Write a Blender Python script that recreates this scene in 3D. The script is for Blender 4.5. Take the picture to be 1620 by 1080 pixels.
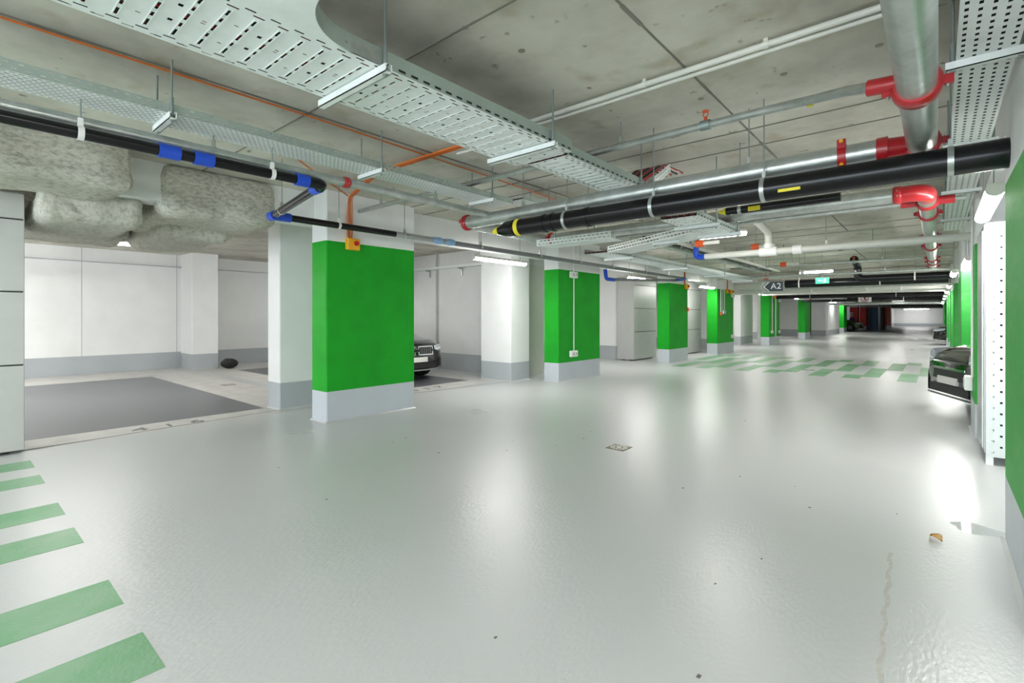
import bpy, math, random
from math import sin, cos, pi, radians, atan2, sqrt
from mathutils import Vector, Matrix, noise
random.seed(7)
S = bpy.context.scene
for o in list(bpy.data.objects): bpy.data.objects.remove(o)

# ------------------------------------------------------------------ camera, world, exposure
F_PX, EYE, YAW = 783.0, 1.35, 0.70999
cam_d = bpy.data.cameras.new('camera'); cam = bpy.data.objects.new('camera', cam_d)
S.collection.objects.link(cam); S.camera = cam
cam.location = (0, 0, EYE); cam.rotation_euler = (pi/2, 0, YAW)
cam_d.sensor_width = 36; cam_d.lens = 36*F_PX/1620; cam_d.shift_y = -40/1620
cam_d.clip_start = .03; cam_d.clip_end = 300
W = bpy.data.worlds.new('world'); S.world = W; W.use_nodes = True
W.node_tree.nodes['Background'].inputs[0].default_value = (.8, .9, 1, 1)
W.node_tree.nodes['Background'].inputs[1].default_value = 2.2   # fill light through an unseen opening added behind the photographer
S.view_settings.view_transform = 'Standard'; S.view_settings.look = 'None'
S.view_settings.gamma = 1; S.view_settings.use_curve_mapping = False
S.view_settings.exposure = 1.6
S.cycles.max_bounces = 10; S.cycles.diffuse_bounces = 8; S.cycles.glossy_bounces = 4
S.cycles.use_denoising = True; S.cycles.sample_clamp_indirect = 6
TUBE = 36.0            # emission strength of the lamp diffusers

# ------------------------------------------------------------------ materials
MATS = {}
def nodes(m): return m.node_tree.nodes, m.node_tree.links
def mat(name, col, rough=.6, metal=0, var=0, vscale=4, bump=0, bscale=40, spec=.5, col2=None, rvar=0, stretch=None, thr=(.35, .65), coat=0, det=6):
    m = bpy.data.materials.new(name); m.use_nodes = True; n, l = nodes(m)
    b = n['Principled BSDF']; b.inputs['Base Color'].default_value = (*col, 1)
    b.inputs['Roughness'].default_value = rough; b.inputs['Metallic'].default_value = metal
    b.inputs['Specular IOR Level'].default_value = spec
    if coat: b.inputs['Coat Weight'].default_value = coat; b.inputs['Coat Roughness'].default_value = .03
    tc = n.new('ShaderNodeTexCoord'); mp = n.new('ShaderNodeMapping')
    l.new(tc.outputs['Object'], mp.inputs[0])
    if stretch: mp.inputs['Scale'].default_value = stretch
    if var or col2:
        t = n.new('ShaderNodeTexNoise'); t.inputs['Scale'].default_value = vscale; t.inputs['Detail'].default_value = det
        t.inputs['Roughness'].default_value = .62
        l.new(mp.outputs[0], t.inputs[0]); r = n.new('ShaderNodeValToRGB'); l.new(t.outputs[0], r.inputs[0])
        c2 = col2 or tuple(c*(1-var) for c in col)
        r.color_ramp.elements[0].position = thr[0]; r.color_ramp.elements[0].color = (*c2, 1)
        r.color_ramp.elements[1].position = thr[1]; r.color_ramp.elements[1].color = (*col, 1)
        l.new(r.outputs[0], b.inputs['Base Color'])
        if rvar:
            q = n.new('ShaderNodeMapRange'); l.new(t.outputs[0], q.inputs[0])
            q.inputs[1].default_value = .1; q.inputs[2].default_value = .9
            q.inputs[3].default_value = rough-rvar; q.inputs[4].default_value = rough+rvar; l.new(q.outputs[0], b.inputs['Roughness'])
    if bump:
        t2 = n.new('ShaderNodeTexNoise'); t2.inputs['Scale'].default_value = bscale; t2.inputs['Detail'].default_value = 4
        l.new(mp.outputs[0], t2.inputs[0]); bp = n.new('ShaderNodeBump'); bp.inputs['Strength'].default_value = bump
        bp.inputs['Distance'].default_value = .01; l.new(t2.outputs[0], bp.inputs['Height']); l.new(bp.outputs[0], b.inputs['Normal'])
    MATS[name] = m; return m
def emat(name, col, s):
    m = bpy.data.materials.new(name); m.use_nodes = True; n, l = nodes(m); b = n['Principled BSDF']
    b.inputs['Base Color'].default_value = (*col, 1); b.inputs['Emission Color'].default_value = (*col, 1)
    b.inputs['Emission Strength'].default_value = s; MATS[name] = m; return m

mat('epoxy', (.525, .537, .54), .3, vscale=.5, bump=.22, bscale=60, rvar=.06, col2=(.45, .468, .46), stretch=(1, .45, 1), thr=(.12, .88), det=2)
mat('bay_floor', (.155, .16, .175), .33, var=.25, vscale=2, bump=.1, bscale=60, rvar=.06, stretch=(1, .5, 1))
mat('bay_border', (.60, .59, .57), .45, var=.18, vscale=3)
mat('lane_green', (.10, .31, .13), .38, vscale=1.3, bump=.2, bscale=60, col2=(.23, .38, .25), spec=.3)
mat('seam', (.13, .12, .11), .9)
mat('digits', (.17, .17, .175), .6)
mat('stain', (.47, .455, .42), .4, vscale=30, var=.2)
mat('white_wall', (.80, .81, .80), .6, var=.06, vscale=1.6, bump=.25, bscale=5)
mat('grey_band', (.42, .45, .47), .45, var=.07, vscale=2, bump=.2, bscale=6)
mat('base_grey', (.52, .56, .60), .4, var=.06, vscale=2, bump=.2, bscale=6)
mat('green', (.008, .36, .016), .6, vscale=2.2, bump=.3, bscale=8, col2=(.007, .30, .014), spec=.25)
mat('green_right', (.03, .35, .045), .55, spec=.3, vscale=2.2, bump=.3, bscale=8, col2=(.10, .38, .11), thr=(.2, .5), stretch=(1, 1, 3))
mat('red_paint', (.62, .03, .02), .5); mat('navy', (.02, .09, .22), .5); mat('black_paint', (.012, .013, .016), .5)
mat('salmon', (.85, .2, .12), .5)
mat('slab', (.64, .62, .545), .85, vscale=.8, bump=.3, bscale=12, col2=(.36, .345, .295), thr=(.32, .62))
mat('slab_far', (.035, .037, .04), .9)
mat('fin', (.21, .20, .17), .9)
mat('rust_mark', (.30, .26, .19), .9)
mat('galv', (.54, .575, .55), .32, .7, var=.25, vscale=9, stretch=(1, 1, 1))
mat('galv_tray', (.84, .88, .865), .45, .08, var=.08, vscale=7)
mat('galv_green', (.44, .52, .48), .4, .45, var=.1, vscale=7)
mat('steel_dark', (.28, .33, .32), .45, .5)
mat('coupling_red', (.42, .012, .018), .35, coat=.3)
mat('black_pipe', (.007, .007, .008), .22, spec=.35)
mat('blue', (.01, .07, .55), .35); mat('pale_blue', (.25, .42, .66), .3); mat('grey_pipe', (.19, .20, .21), .25)
mat('clear_pipe', (.34, .34, .33), .25)
mat('pvc', (.68, .68, .62), .45, var=.05); mat('white_plastic', (.82, .82, .80), .4)
mat('orange', (.72, .17, .03), .45); mat('orange_pipe', (.7, .1, .02), .4)
mat('yellow', (.85, .42, .01), .4); mat('tag_yellow', (.8, .68, .03), .5); mat('button_red', (.55, .01, .01), .3)
mat('wool', (.56, .55, .48), .95, vscale=24, bump=1.0, bscale=26, col2=(.34, .33, .28), stretch=(1.6, .8, 1.6), thr=(.34, .56))
mat('wool_low', (.55, .54, .475), .95, vscale=22, bump=1.0, bscale=30, col2=(.36, .35, .30), thr=(.3, .55))
mat('cabinet', (.50, .51, .49), .4, .15, var=.05); mat('cabinet_perf', (.70, .75, .74), .4, .2, var=.05)
mat('brushed', (.52, .53, .54), .3, .6, var=.12, vscale=6, stretch=(1, 12, .6))
mat('dark', (.02, .02, .02), .6); mat('drain_metal', (.22, .19, .15), .5, .4)
mat('car_paint', (.008, .008, .009), .12, coat=1); mat('car_glass', (.02, .025, .03), .05); mat('rubber', (.012, .012, .012), .7)
mat('chrome', (.8, .8, .8), .12, 1); mat('lamp_glass', (.55, .6, .66), .1, .3); mat('plate', (.72, .71, .68), .5)
mat('alloy', (.35, .35, .36), .3, .8); mat('intake', (.01, .01, .01), .5)
mat('olive_paint', (.07, .11, .015), .3); mat('maroon_door', (.035, .02, .03), .6)
mat('sign_dark', (.03, .045, .055), .4); mat('sign_white', (.85, .85, .87), .4); mat('sign_red', (.45, .03, .03), .5)
mat('sign_blue', (.01, .05, .5), .4); mat('leaf', (.60, .30, .02), .5, var=.5, vscale=60)
mat('cable_red', (.35, .02, .02), .4)  # dark red of the cable sheaths
n, l = nodes(MATS['slab']); b = n['Principled BSDF']; old = b.inputs['Base Color'].links[0].from_socket   # small dark pits and rusty blooms in the concrete
tc = n.new('ShaderNodeTexCoord')
def spots(scale, lo, hi, col, src):
    t = n.new('ShaderNodeTexNoise'); t.inputs['Scale'].default_value = scale; t.inputs['Detail'].default_value = 3; l.new(tc.outputs['Object'], t.inputs[0])
    q = n.new('ShaderNodeMapRange'); q.inputs[1].default_value = lo; q.inputs[2].default_value = hi; l.new(t.outputs[0], q.inputs[0])
    x = n.new('ShaderNodeMix'); x.data_type = 'RGBA'; l.new(q.outputs[0], x.inputs[0]); l.new(src, x.inputs[6]); x.inputs[7].default_value = (*col, 1); return x.outputs[2]
o1 = spots(9, .68, .78, (.16, .15, .12), old); o2 = spots(2.6, .60, .80, (.36, .28, .18), o1); l.new(o2, b.inputs['Base Color'])
emat('tube', (1, .985, .96), TUBE); emat('exit_green', (.0, .42, .13), .45); emat('exit_white', (.6, 1, .7), .7)
m = mat('water', (.55, .58, .58), .02, spec=1); m.node_tree.nodes['Principled BSDF'].inputs['Alpha'].default_value = .6

# ------------------------------------------------------------------ mesh helper
class MB:
    def __init__(s): s.v = []; s.f = []; s.m = []; s.sm = []; s.mats = []
    def mi(s, name):
        if name not in s.mats: s.mats.append(name)
        return s.mats.index(name)
    def add(s, vs, fs, m, smooth=False):
        k = len(s.v); i = s.mi(m); s.v += [tuple(p) for p in vs]
        for f in fs: s.f.append(tuple(k+a for a in f)); s.m.append(i); s.sm.append(smooth)
        return s
    def box(s, x0, x1, y0, y1, z0, z1, m, b=0):
        if b:  # chamfered box
            pts = []
            for sx, x in ((-1, x0), (1, x1)):
                for sy, y in ((-1, y0), (1, y1)):
                    for sz, z in ((-1, z0), (1, z1)):
                        pts += [Vector((x-sx*b, y-sy*b, z)), Vector((x-sx*b, y, z-sz*b)), Vector((x, y-sy*b, z-sz*b))]
            import bmesh
            bm = bmesh.new(); vv = [bm.verts.new(p) for p in pts]
            bmesh.ops.convex_hull(bm, input=vv); bm.verts.index_update()
            s.add([v.co for v in bm.verts], [[v.index for v in f.verts] for f in bm.faces], m); bm.free(); return s
        vs = [(x, y, z) for x in (x0, x1) for y in (y0, y1) for z in (z0, z1)]
        return s.add(vs, [(0, 1, 3, 2), (4, 6, 7, 5), (0, 4, 5, 1), (2, 3, 7, 6), (0, 2, 6, 4), (1, 5, 7, 3)], m)
    def quad(s, pts, m): return s.add(pts, [tuple(range(len(pts)))], m)
    def prism(s, poly, axis, a0, a1, m):   # poly 2D extruded along axis
        def P(u, v, w): return {'x': (w, u, v), 'y': (u, w, v), 'z': (u, v, w)}[axis]
        n = len(poly); vs = [P(u, v, a0) for u, v in poly]+[P(u, v, a1) for u, v in poly]
        fs = [tuple(range(n))[::-1], tuple(range(n, 2*n))]+[(i, (i+1) % n, n+(i+1) % n, n+i) for i in range(n)]
        return s.add(vs, fs, m)
    def tube(s, path, r, m, seg=16, cap=True, rs=None):
        P = [Vector(p) for p in path]; T = []
        for i in range(len(P)):
            a = P[max(i-1, 0)]; b = P[min(i+1, len(P)-1)]; T.append((b-a).normalized())
        up = Vector((0, 0, 1)) if abs(T[0].z) < .9 else Vector((1, 0, 0))
        N = T[0].cross(up).normalized(); vs = []; fs = []
        for i, p in enumerate(P):
            N = (N-T[i]*N.dot(T[i])).normalized(); B = T[i].cross(N); rr = rs[i] if rs else r
            for j in range(seg):
                a = 2*pi*j/seg; vs.append(p+(N*cos(a)+B*sin(a))*rr)
        for i in range(len(P)-1):
            for j in range(seg):
                fs.append((i*seg+j, i*seg+(j+1) % seg, (i+1)*seg+(j+1) % seg, (i+1)*seg+j))
        s.add(vs, fs, m, True)
        if cap:
            k = len(P)-1; s.add([vs[j] for j in range(seg)], [tuple(range(seg))[::-1]], m)
            s.add([vs[k*seg+j] for j in range(seg)], [tuple(range(seg))], m)
        return s
    def ball(s, c, r, m, n=10, sc=(1, 1, 1)):
        vs = []; fs = []
        for i in range(n+1):
            for j in range(2*n):
                a = pi*i/n; b = pi*j/n
                vs.append((c[0]+r*sc[0]*sin(a)*cos(b), c[1]+r*sc[1]*sin(a)*sin(b), c[2]+r*sc[2]*cos(a)))
        for i in range(n):
            for j in range(2*n): fs.append((i*2*n+j, (i+1)*2*n+j, (i+1)*2*n+(j+1) % (2*n), i*2*n+(j+1) % (2*n)))
        return s.add(vs, fs, m, True)
    def build(s, name, parent=None, solid=0, **kw):
        off = Vector(parent['_o']) if parent is not None and '_o' in parent else Vector((0, 0, 0))
        me = bpy.data.meshes.new(name); me.from_pydata([tuple(Vector(v)-off) for v in s.v], [], s.f)
        for k in s.mats: me.materials.append(MATS[k])
        me.polygons.foreach_set('material_index', s.m); me.polygons.foreach_set('use_smooth', s.sm); me.update()
        o = bpy.data.objects.new(name, me); S.collection.objects.link(o)
        if parent is not None: o.parent = parent
        if solid:
            md = o.modifiers.new('solid', 'SOLIDIFY'); md.thickness = solid; md.offset = 0
        if parent is not None: o['_o'] = tuple(off)
        return tag(o, **kw)
def tag(o, label=None, cat=None, group=None, kind=None):
    if label: o['label'] = label
    if cat: o['category'] = cat
    if group: o['group'] = group
    if kind: o['kind'] = kind
    return o
def empty(name, loc, label, cat, group=None):
    o = bpy.data.objects.new(name, None); S.collection.objects.link(o); o.location = loc; o['_o'] = tuple(loc)
    o.empty_display_size = .1
    return tag(o, label, cat, group)
def struct(mb, name): return mb.build(name, kind='structure')
def kids(o): return [c for c in bpy.data.objects if c.parent == o]
def copy_tree(o, parent=None):
    c = o.copy(); S.collection.objects.link(c); c.parent = parent
    for ch in kids(o): copy_tree(ch, c)
    return c
def fillet(pts, r, n=6):
    P = [Vector(p) for p in pts]; out = [P[0]]
    for i in range(1, len(P)-1):
        a = (P[i-1]-P[i]).normalized(); b = (P[i+1]-P[i]).normalized()
        for k in range(n+1):
            t = k/n; out.append((P[i]+a*r)*(1-t)**2+P[i]*2*t*(1-t)+(P[i]+b*r)*t*t)
    out.append(P[-1]); return out
CZ = 2.95   # underside of the slab

# ------------------------------------------------------------------ floor
fl = MB()
fl.box(-16, 7, -8, 86, -.2, 0, 'epoxy')
def green_cols(y0, y1, s0, kmin, kmax):
    for k in range(kmin, kmax):
        st = (s0+3*k) % 5
        for q in range(-6, 8):
            a = max(y0, st-5+5*q); b = min(y1, st-5+5*q+2.35)
            if b-a > .05: fl.box(-.322*(k+1), -.322*k, a, b, 0, .0016, 'lane_green')
green_cols(13.0, 18.4, 14.5, -1, 18)
green_cols(-4.0, .575, 2.7, 0, 21)
for y0, y1 in ((.34, 3.14), (4.95, 7.3)):
    fl.box(-15, -6.98, y0-.6, y1+.9 if y0 < 1 else y1+.4, 0, .0012, 'bay_border')
    fl.box(-13.3, -7.5, y0, y1, 0, .0026, 'bay_floor')
fl.box(-13.3, -7.5, 9.6, 12.0, 0, .0026, 'bay_floor')
fl.add([(-6.95, .55, .003), (-7.16, 3.2, .003), (-7.18, 3.2, .003), (-6.975, .55, .003)], [(0, 1, 2, 3)], 'seam')
fl.add([(-7.0, 4.9, .003), (-6.7, 7.7, .003), (-6.715, 7.7, .003), (-7.02, 4.9, .003)], [(0, 1, 2, 3)], 'seam')
for k in range(30):     # brownish tyre stain
    y = 2.2+k*.045; x = -.165-.03*(y-2.3)+.006*sin(k*1.3); w = .006+.006*random.random()
    fl.box(x-w, x+w, y, y+.045, 0, .001, 'stain')
for y, x0 in ((19.6, -5.5), (20.4, -3)):
    fl.box(x0, x0+4.5, y, y+.03, 0, .001, 'stain')
for k in range(26):     # specks and scuffs in the paint
    x = -5*random.random()-.1; y = 1.5+6*random.random(); w = .006+.01*random.random()
    fl.box(x, x+w, y, y+w*1.6, 0, .001, 'seam')
struct(fl, 'floor')

def text_mesh(name, body, size, M, m, parent=None, ext=.001, **kw):
    c = bpy.data.curves.new(name, 'FONT'); c.body = body; c.size = size; c.align_x = 'CENTER'; c.align_y = 'CENTER'; c.extrude = ext
    o = bpy.data.objects.new('tmp', c); S.collection.objects.link(o)
    me = bpy.data.meshes.new_from_object(o.evaluated_get(bpy.context.evaluated_depsgraph_get()))
    bpy.data.objects.remove(o)
    me.materials.clear(); me.materials.append(MATS[m]); me.transform(M)
    off = Vector(parent['_o']) if parent is not None else Vector((0, 0, 0))
    me.transform(Matrix.Translation(-off)); t = bpy.data.objects.new(name, me); S.collection.objects.link(t)
    if parent is not None: t.parent = parent
    return tag(t, **kw)
RZ = Matrix.Rotation(pi/2, 4, 'Z')
for body, y, lab in (('416', 1.88, 'grey number 416 painted on the floor at the mouth of the empty bay'),
                     ('417', 5.95, 'dark number 417 painted on the floor in front of the black car')):
    e = empty('bay_number', (-7.2, y, 0), lab, 'number')
    for q, ch in enumerate(body):
        text_mesh('digit', ch, .26, Matrix.Translation((-7.2, y+.3*(q-1), .0035)) @ RZ @ Matrix.Diagonal((1.35, 1, 1, 1)), 'digits', e)

# ------------------------------------------------------------------ ceiling, walls, beams
ce = MB()
ce.box(-16, 7, -8, 51, CZ, CZ+.3, 'slab')
for y in (-2.2, -.6, 1.9, 4.53, 5.0, 7.6, 10.43, 11.2, 13.6, 15.4, 17.3, 20, 22.8, 26, 30, 35):
    ce.box(-6.2, .35, y, y+.012, CZ-.006, CZ, 'fin')
for x, a, b in ((-1.23, -1, 5.6), (-1.27, 9.3, 11.2), (-3.75, -1, 8), (-1.5, 14, 17)):
    k = a
    while k < b:
        w = .006+.012*random.random(); ce.box(x-w, x+w*.6, k, min(k+.22, b), CZ-.006, CZ, 'fin'); k += .22
for x, y in ((-1.32, 3.67), (-.77, 3.65), (-.26, 3.63), (-1.9, 2.3), (-.6, 1.9), (-1.0, 6.3), (-2.9, 7.3), (-.7, 8.3), (-2.6, 1.5), (-3.0, .5)):
    ce.tube([(x, y, CZ-.003), (x, y, CZ)], .022, 'rust_mark', 12)
struct(ce, 'ceiling')
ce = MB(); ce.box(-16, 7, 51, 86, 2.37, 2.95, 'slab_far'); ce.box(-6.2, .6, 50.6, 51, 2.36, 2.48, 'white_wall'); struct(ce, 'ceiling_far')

def wall(name, x0, x1, y0, y1, z1=CZ, band=.42, m='white_wall', bm_='grey_band', z0=0):
    w = MB(); w.box(x0, x1, y0, y1, z0, band, bm_); w.box(x0, x1, y0, y1, band, z1, m)
    return w
w = wall('', -15.4, -15.1, -8, 52); 
for y in (.9, 2.2, 4.1): w.box(-15.1, -15.095, y, y+.012, 0, CZ, 'grey_band')
w.box(-15.1, -15.0, -2, 6.5, 2.62, 2.635, 'grey_band')
struct(w, 'wall_left')
w = wall('', -15.1, -7.6, 8.45, 8.6); struct(w, 'wall_left_partition')
w = wall('', -15.1, -7.15, 13.85, 14.0); struct(w, 'wall_left_partition')
w = wall('', -15.1, -7.1, 20.6, 20.8); struct(w, 'wall_left_partition')
w = wall('', -15.1, -7.1, 31.5, 31.7); struct(w, 'wall_left_partition')
w = wall('', -15.1, -7.3, 39.5, 39.7); struct(w, 'wall_left_partition')
w = wall('', -15.1, -4.4, 62, 62.2); struct(w, 'wall_left_end')
w = wall('', 6.5, 6.8, -8, 86); struct(w, 'wall_right')
w = wall('', -16, -7.5, -8.2, -8); struct(w, 'wall_back')   # right of it an added gap lets the world light in as fill
w = wall('', -4.6, 7, 84, 84.2, 2.37, .4); struct(w, 'wall_far')
w = wall('', -4.8, -4.4, 60.5, 84, 2.37, .4); struct(w, 'wall_far_side')
# dropped beams above the two pillar rows
b = MB(); b.box(-6.5, -6.16, -8, 51, 2.56, CZ, 'white_wall'); struct(b, 'trim_1')
b = MB(); b.box(.36, .68, -8, 51, 2.62, CZ, 'white_wall'); struct(b, 'trim_2')

# ------------------------------------------------------------------ pillars
def pillar(x0, x1, y0, y1, label, paint='green', gb=.39, gt=2.31, group=None, base='base_grey', top='white_wall', z1=CZ):
    p = MB(); e = .012
    def seg(a, b, m):
        c = [(x0+e, y0), (x1-e, y0), (x1, y0+e), (x1, y1-e), (x1-e, y1), (x0+e, y1), (x0, y1-e), (x0, y0+e)]
        n = 8; vs = [(u, v, a) for u, v in c]+[(u, v, b) for u, v in c]
        p.add(vs, [(i, (i+1) % n, n+(i+1) % n, n+i) for i in range(n)], m)
    seg(0, gb, base); seg(gb, gt, paint); seg(gt, z1, top)
    f = .02; c0 = [(x0-f, y0-f), (x1+f, y0-f), (x1+f, y1+f), (x0-f, y1+f)]; c1 = [(x0, y0), (x1, y0), (x1, y1), (x0, y1)]
    p.add([(u, v, .0) for u, v in c0]+[(u, v, .018) for u, v in c1], [(i, (i+1) % 4, 4+(i+1) % 4, 4+i) for i in range(4)], 'epoxy')
    return p.build('pillar', label=label, cat='pillar', group=group)
GL = 'green pillars along the left side of the aisle'
for y0, y1, lab in ((3.21, 4.60, 'nearest and largest green pillar on the left, yellow stop box at its top'),
                    (8.26, 9.89, 'green pillar, second on the left, with a conduit between two white boxes'),
                    (13.75, 15.15, 'green pillar, third on the left, beside the grey panelled locker'),
                    (17.85, 19.7, 'green pillar, fourth on the left, with three short cables hanging on its side'),
                    (24.9, 26.9, 'green pillar below the dark A2 arrow sign'),
                    (33.05, 34.6, 'narrow green pillar left of the dark maroon door'),
                    (48.8, 50.6, 'farthest green pillar on the left, just before the red walls')):
    pillar(-6.22, -5.85, y0, y1, lab, group=GL)
GW = 'white pillars at the mouths of the left bays'
for x0, x1, y0, y1, lab in ((-7.54, -7.15, 3.21, 4.3, 'white pillar with grey base directly behind the nearest green pillar'),
                    (-7.5, -6.64, 7.69, 8.3, 'broad white pillar with grey base, right of the parked black car'),
                    (-7.4, -7.0, 24.6, 26.6, 'far white pillar behind and left of the pillar below the A2 sign'),
                    (-6.6, -5.75, 39.3, 45.5, 'long white wall pillar right of the maroon door, with a thin vertical conduit')):
    pillar(x0, x1, y0, y1, lab, paint='white_wall', base='grey_band', group=GW)
pillar(-15.1, -14.2, 4.19, 4.79, 'square white pillar against the rear wall of the empty bay', paint='white_wall', base='grey_band')
pillar(-7.3, -6.92, 8.3, 9.2, 'narrow grey-white boxing beside the broad white pillar', paint='pvc', base='pvc', gt=2.5)
GR = 'green pillars along the right side of the aisle'
for i, y0 in enumerate((2.84, 7.38, 11.62, 15.9, 20.2, 24.5, 28.8, 37.4, 41.7, 46)):
    lab = ['nearest green pillar, cut off by the right edge of the photo', 'green pillar hidden behind the perforated cabinet, with a white socket box',
           'tall green pillar rising behind the bonnet of the near black car', 'green pillar next behind the tall one above the near black car',
           'fifth green pillar on the right, a narrow strip', 'sixth green pillar on the right, a thin strip', 'seventh green pillar on the right, just before the far parked cars',
           'green pillar right beyond the far parked cars', 'second green pillar beyond the far parked cars', 'last green pillar on the right before the end wall'][i]
    pillar(.31, .68, y0, y0+(.88 if i == 1 else 1.37), lab, paint='green_right', gt=2.14, group=GR)

# far painted piers on the left
def far_pier(u0, u1, y, paint, lab, gb=.4, gt=2.2, base='grey_band', dep=1.2):
    pillar(u0, u1, y, y+dep, lab, paint=paint, gb=gb, gt=gt, base=base, z1=2.37)
far_pier(-6.32, -5.69, 56.6, 'red_paint', 'red painted pier with a small poster and a blue sign, left end of the aisle')
far_pier(-5.69, -5.16, 58, 'red_paint', 'dark red painted pier just right of the one with the poster')
far_pier(-5.14, -4.80, 58.4, 'black_paint', 'black painted pier between the red and the blue ones', gb=.05, base='black_paint')
far_pier(-4.78, -4.34, 58.2, 'navy', 'dark blue painted pier at the end of the aisle', gb=.05, base='navy')
far_pier(-4.19, -3.95, 59.6, 'black_paint', 'second black pier, right of the dark blue one', gb=.1, base='black_paint')
far_pier(-3.92, -3.74, 60.2, 'red_paint', 'thin dark red pier left of the bright salmon one')
far_pier(-3.73, -3.43, 59.8, 'salmon', 'bright salmon pier with white base beside the pale end wall', gb=.45, base='white_wall', gt=2.25)
d = MB(); d.box(-6.3, -6.05, 56.58, 56.6, 1.25, 1.7, 'sign_white'); d.box(-6.27, -6.1, 56.57, 56.58, 1.5, 1.6, 'dark')
d.box(-6.27, -6.1, 56.57, 56.58, 1.3, 1.42, 'salmon'); d.build('poster', label='small white poster on the red pier at the end of the aisle', cat='poster')
d = MB(); d.tube([(-6.15, 56.57, .95), (-6.15, 56.6, .95)], .22, 'sign_blue', 20); d.tube([(-6.2, 56.56, .92), (-6.2, 56.571, .92)], .1, 'sign_white', 14)
d.build('blue_sign', label='round blue sign below the poster on the red pier', cat='sign')
d = MB(); d.box(-7.3, -6.62, 39.6, 39.7, .03, 2.2, 'maroon_door'); d.box(-7.3, -6.62, 39.59, 39.61, 1.1, 1.12, 'dark')
d.build('maroon_door', label='tall dark maroon door leaf beside the far white wall pillar', cat='door')

# ------------------------------------------------------------------ storage lockers
def locker(x0, x1, y0, y1, lab, face, z1=2.56, z0=.03, seams=(.87, 1.59, 2.3)):
    r = empty('storage_locker', ((x0+x1)/2, (y0+y1)/2, 0), lab, 'locker', 'grey panelled lockers on the left')
    b_ = MB(); b_.box(x0, x1-.014, y0, y1, z0, z1, 'cabinet'); b_.box(x1-.0145, x1-.013, y0+.03, y1-.01, z0+.02, z1-.01, 'dark'); b_.box(x0+.1, x0+.2, y0+.1, y1-.1, 0, z0, 'dark'); b_.box(x1-.2, x1-.1, y0+.1, y1-.1, 0, z0, 'dark')
    b_.build('body', r)
    zs = [z0]+[s_ for s_ in seams if s_ < z1]+[z1]
    for a, c in zip(zs, zs[1:]):
        p = MB(); p.box(x1-.014, x1, y0+.04, y1-.002, a+.007, c-.007, 'cabinet', .003); p.build('panel', r)
    p = MB(); p.box(x1-.012, x1+.003, y0, y0+.035, z0, z1, 'cabinet'); p.build('frame_post', r)
    return r
locker(-7.5, -6.84, -2.2, .57, 'light grey panelled locker at the left edge of the photo', 1)
locker(-7.5, -6.95, 13.72, 15.3, 'grey panelled locker left of the third green pillar', 1)
locker(-7.3, -6.72, 17.3, 18.7, 'grey panelled locker between the third and fourth green pillars', 1)

# perforated cabinet on the right
r = empty('perforated_cabinet', (.6, 6.7, 0), 'tall grey steel cabinet with perforated side, right of the black car', 'cabinet')
b_ = MB()
for x in (.335, 1.15):
    for y in (6.24, 7.22): b_.box(x, x+.05, y, y+.05, 0, 2.2, 'galv_tray')
b_.box(.335, 1.2, 6.24, 7.27, 2.17, 2.2, 'galv_tray'); b_.box(.335, 1.2, 6.24, 7.27, .08, .11, 'galv_tray'); b_.build('frame', r)
b_ = MB(); b_.box(.325, .334, 6.27, 7.26, .1, 2.19, 'brushed'); b_.build('door', r)
b_ = MB(); b_.box(.318, .325, 6.40, 6.46, .12, 2.15, 'galv_tray'); b_.build('door_strip', r, label='bright vertical strip')
b_ = MB(); b_.box(.345, 1.18, 6.26, 6.27, .1, 2.18, 'dark'); b_.build('dark_backing', r, label='dark sheet behind the perforations')  # dark sheet set just behind the perforated side
b_ = MB()
xs = [.335]; x = .372
while x < 1.17: xs += [x, x+.017]; x += .055
xs.append(1.2); zs = [.075]; z = .11
while z < 2.16: zs += [z, z+.018]; z += .05
zs.append(2.2)
for i in range(len(xs)-1):
    for j in range(len(zs)-1):
        if i % 2 == 1 and j % 2 == 1 and ((i//2+j//2) % 2 == 0): continue
        b_.quad([(xs[i], 6.235, zs[j]), (xs[i+1], 6.235, zs[j]), (xs[i+1], 6.235, zs[j+1]), (xs[i], 6.235, zs[j+1])], 'cabinet_perf')
b_.build('perforated_side', r, solid=.002)

# ------------------------------------------------------------------ lamps
def lamp_along_y(x, y, z, L, lab, group, rods=True, wide=.11):
    r = empty('tube_lamp', (x, y+L/2, z), lab, 'lamp', group)
    h = MB(); h.prism([(x-wide/2, z+.03), (x+wide/2, z+.03), (x+wide*.35, z+.075), (x-wide*.35, z+.075)], 'y', y, y+L, 'pvc'); h.build('housing', r)
    d = MB(); n = 7; pr_ = [(x+wide/2*cos(pi+pi*k/n)*.95, z+.03+wide*.42*sin(pi+pi*k/n)) for k in range(n+1)]
    d.prism(pr_, 'y', y+.015, y+L-.015, 'tube'); d.build('diffuser', r)
    for a in (y, y+L-.015):
        c = MB(); c.prism([(u+(u-x)*.05, v) for u, v in pr_], 'y', a, a+.015, 'pvc'); c.build('end_cap', r)
    if rods:
        for a in (y+.15, y+L-.15):
            c = MB(); c.tube([(x, a, z+.07), (x, a, CZ)], .004, 'steel_dark', 8); c.build('rod', r)
    return r
GLL = 'long tube lamps hanging between the left pillars'
L0 = lamp_along_y(-5.9, 5.86, 2.31, 1.38, 'long tube lamp between the first and second green pillars', GLL)
def put(src, x, y, z, lab, group=None):
    c = copy_tree(src); c.location = (x, y, z); c['label'] = lab
    if group: c['group'] = group
    return c
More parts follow.
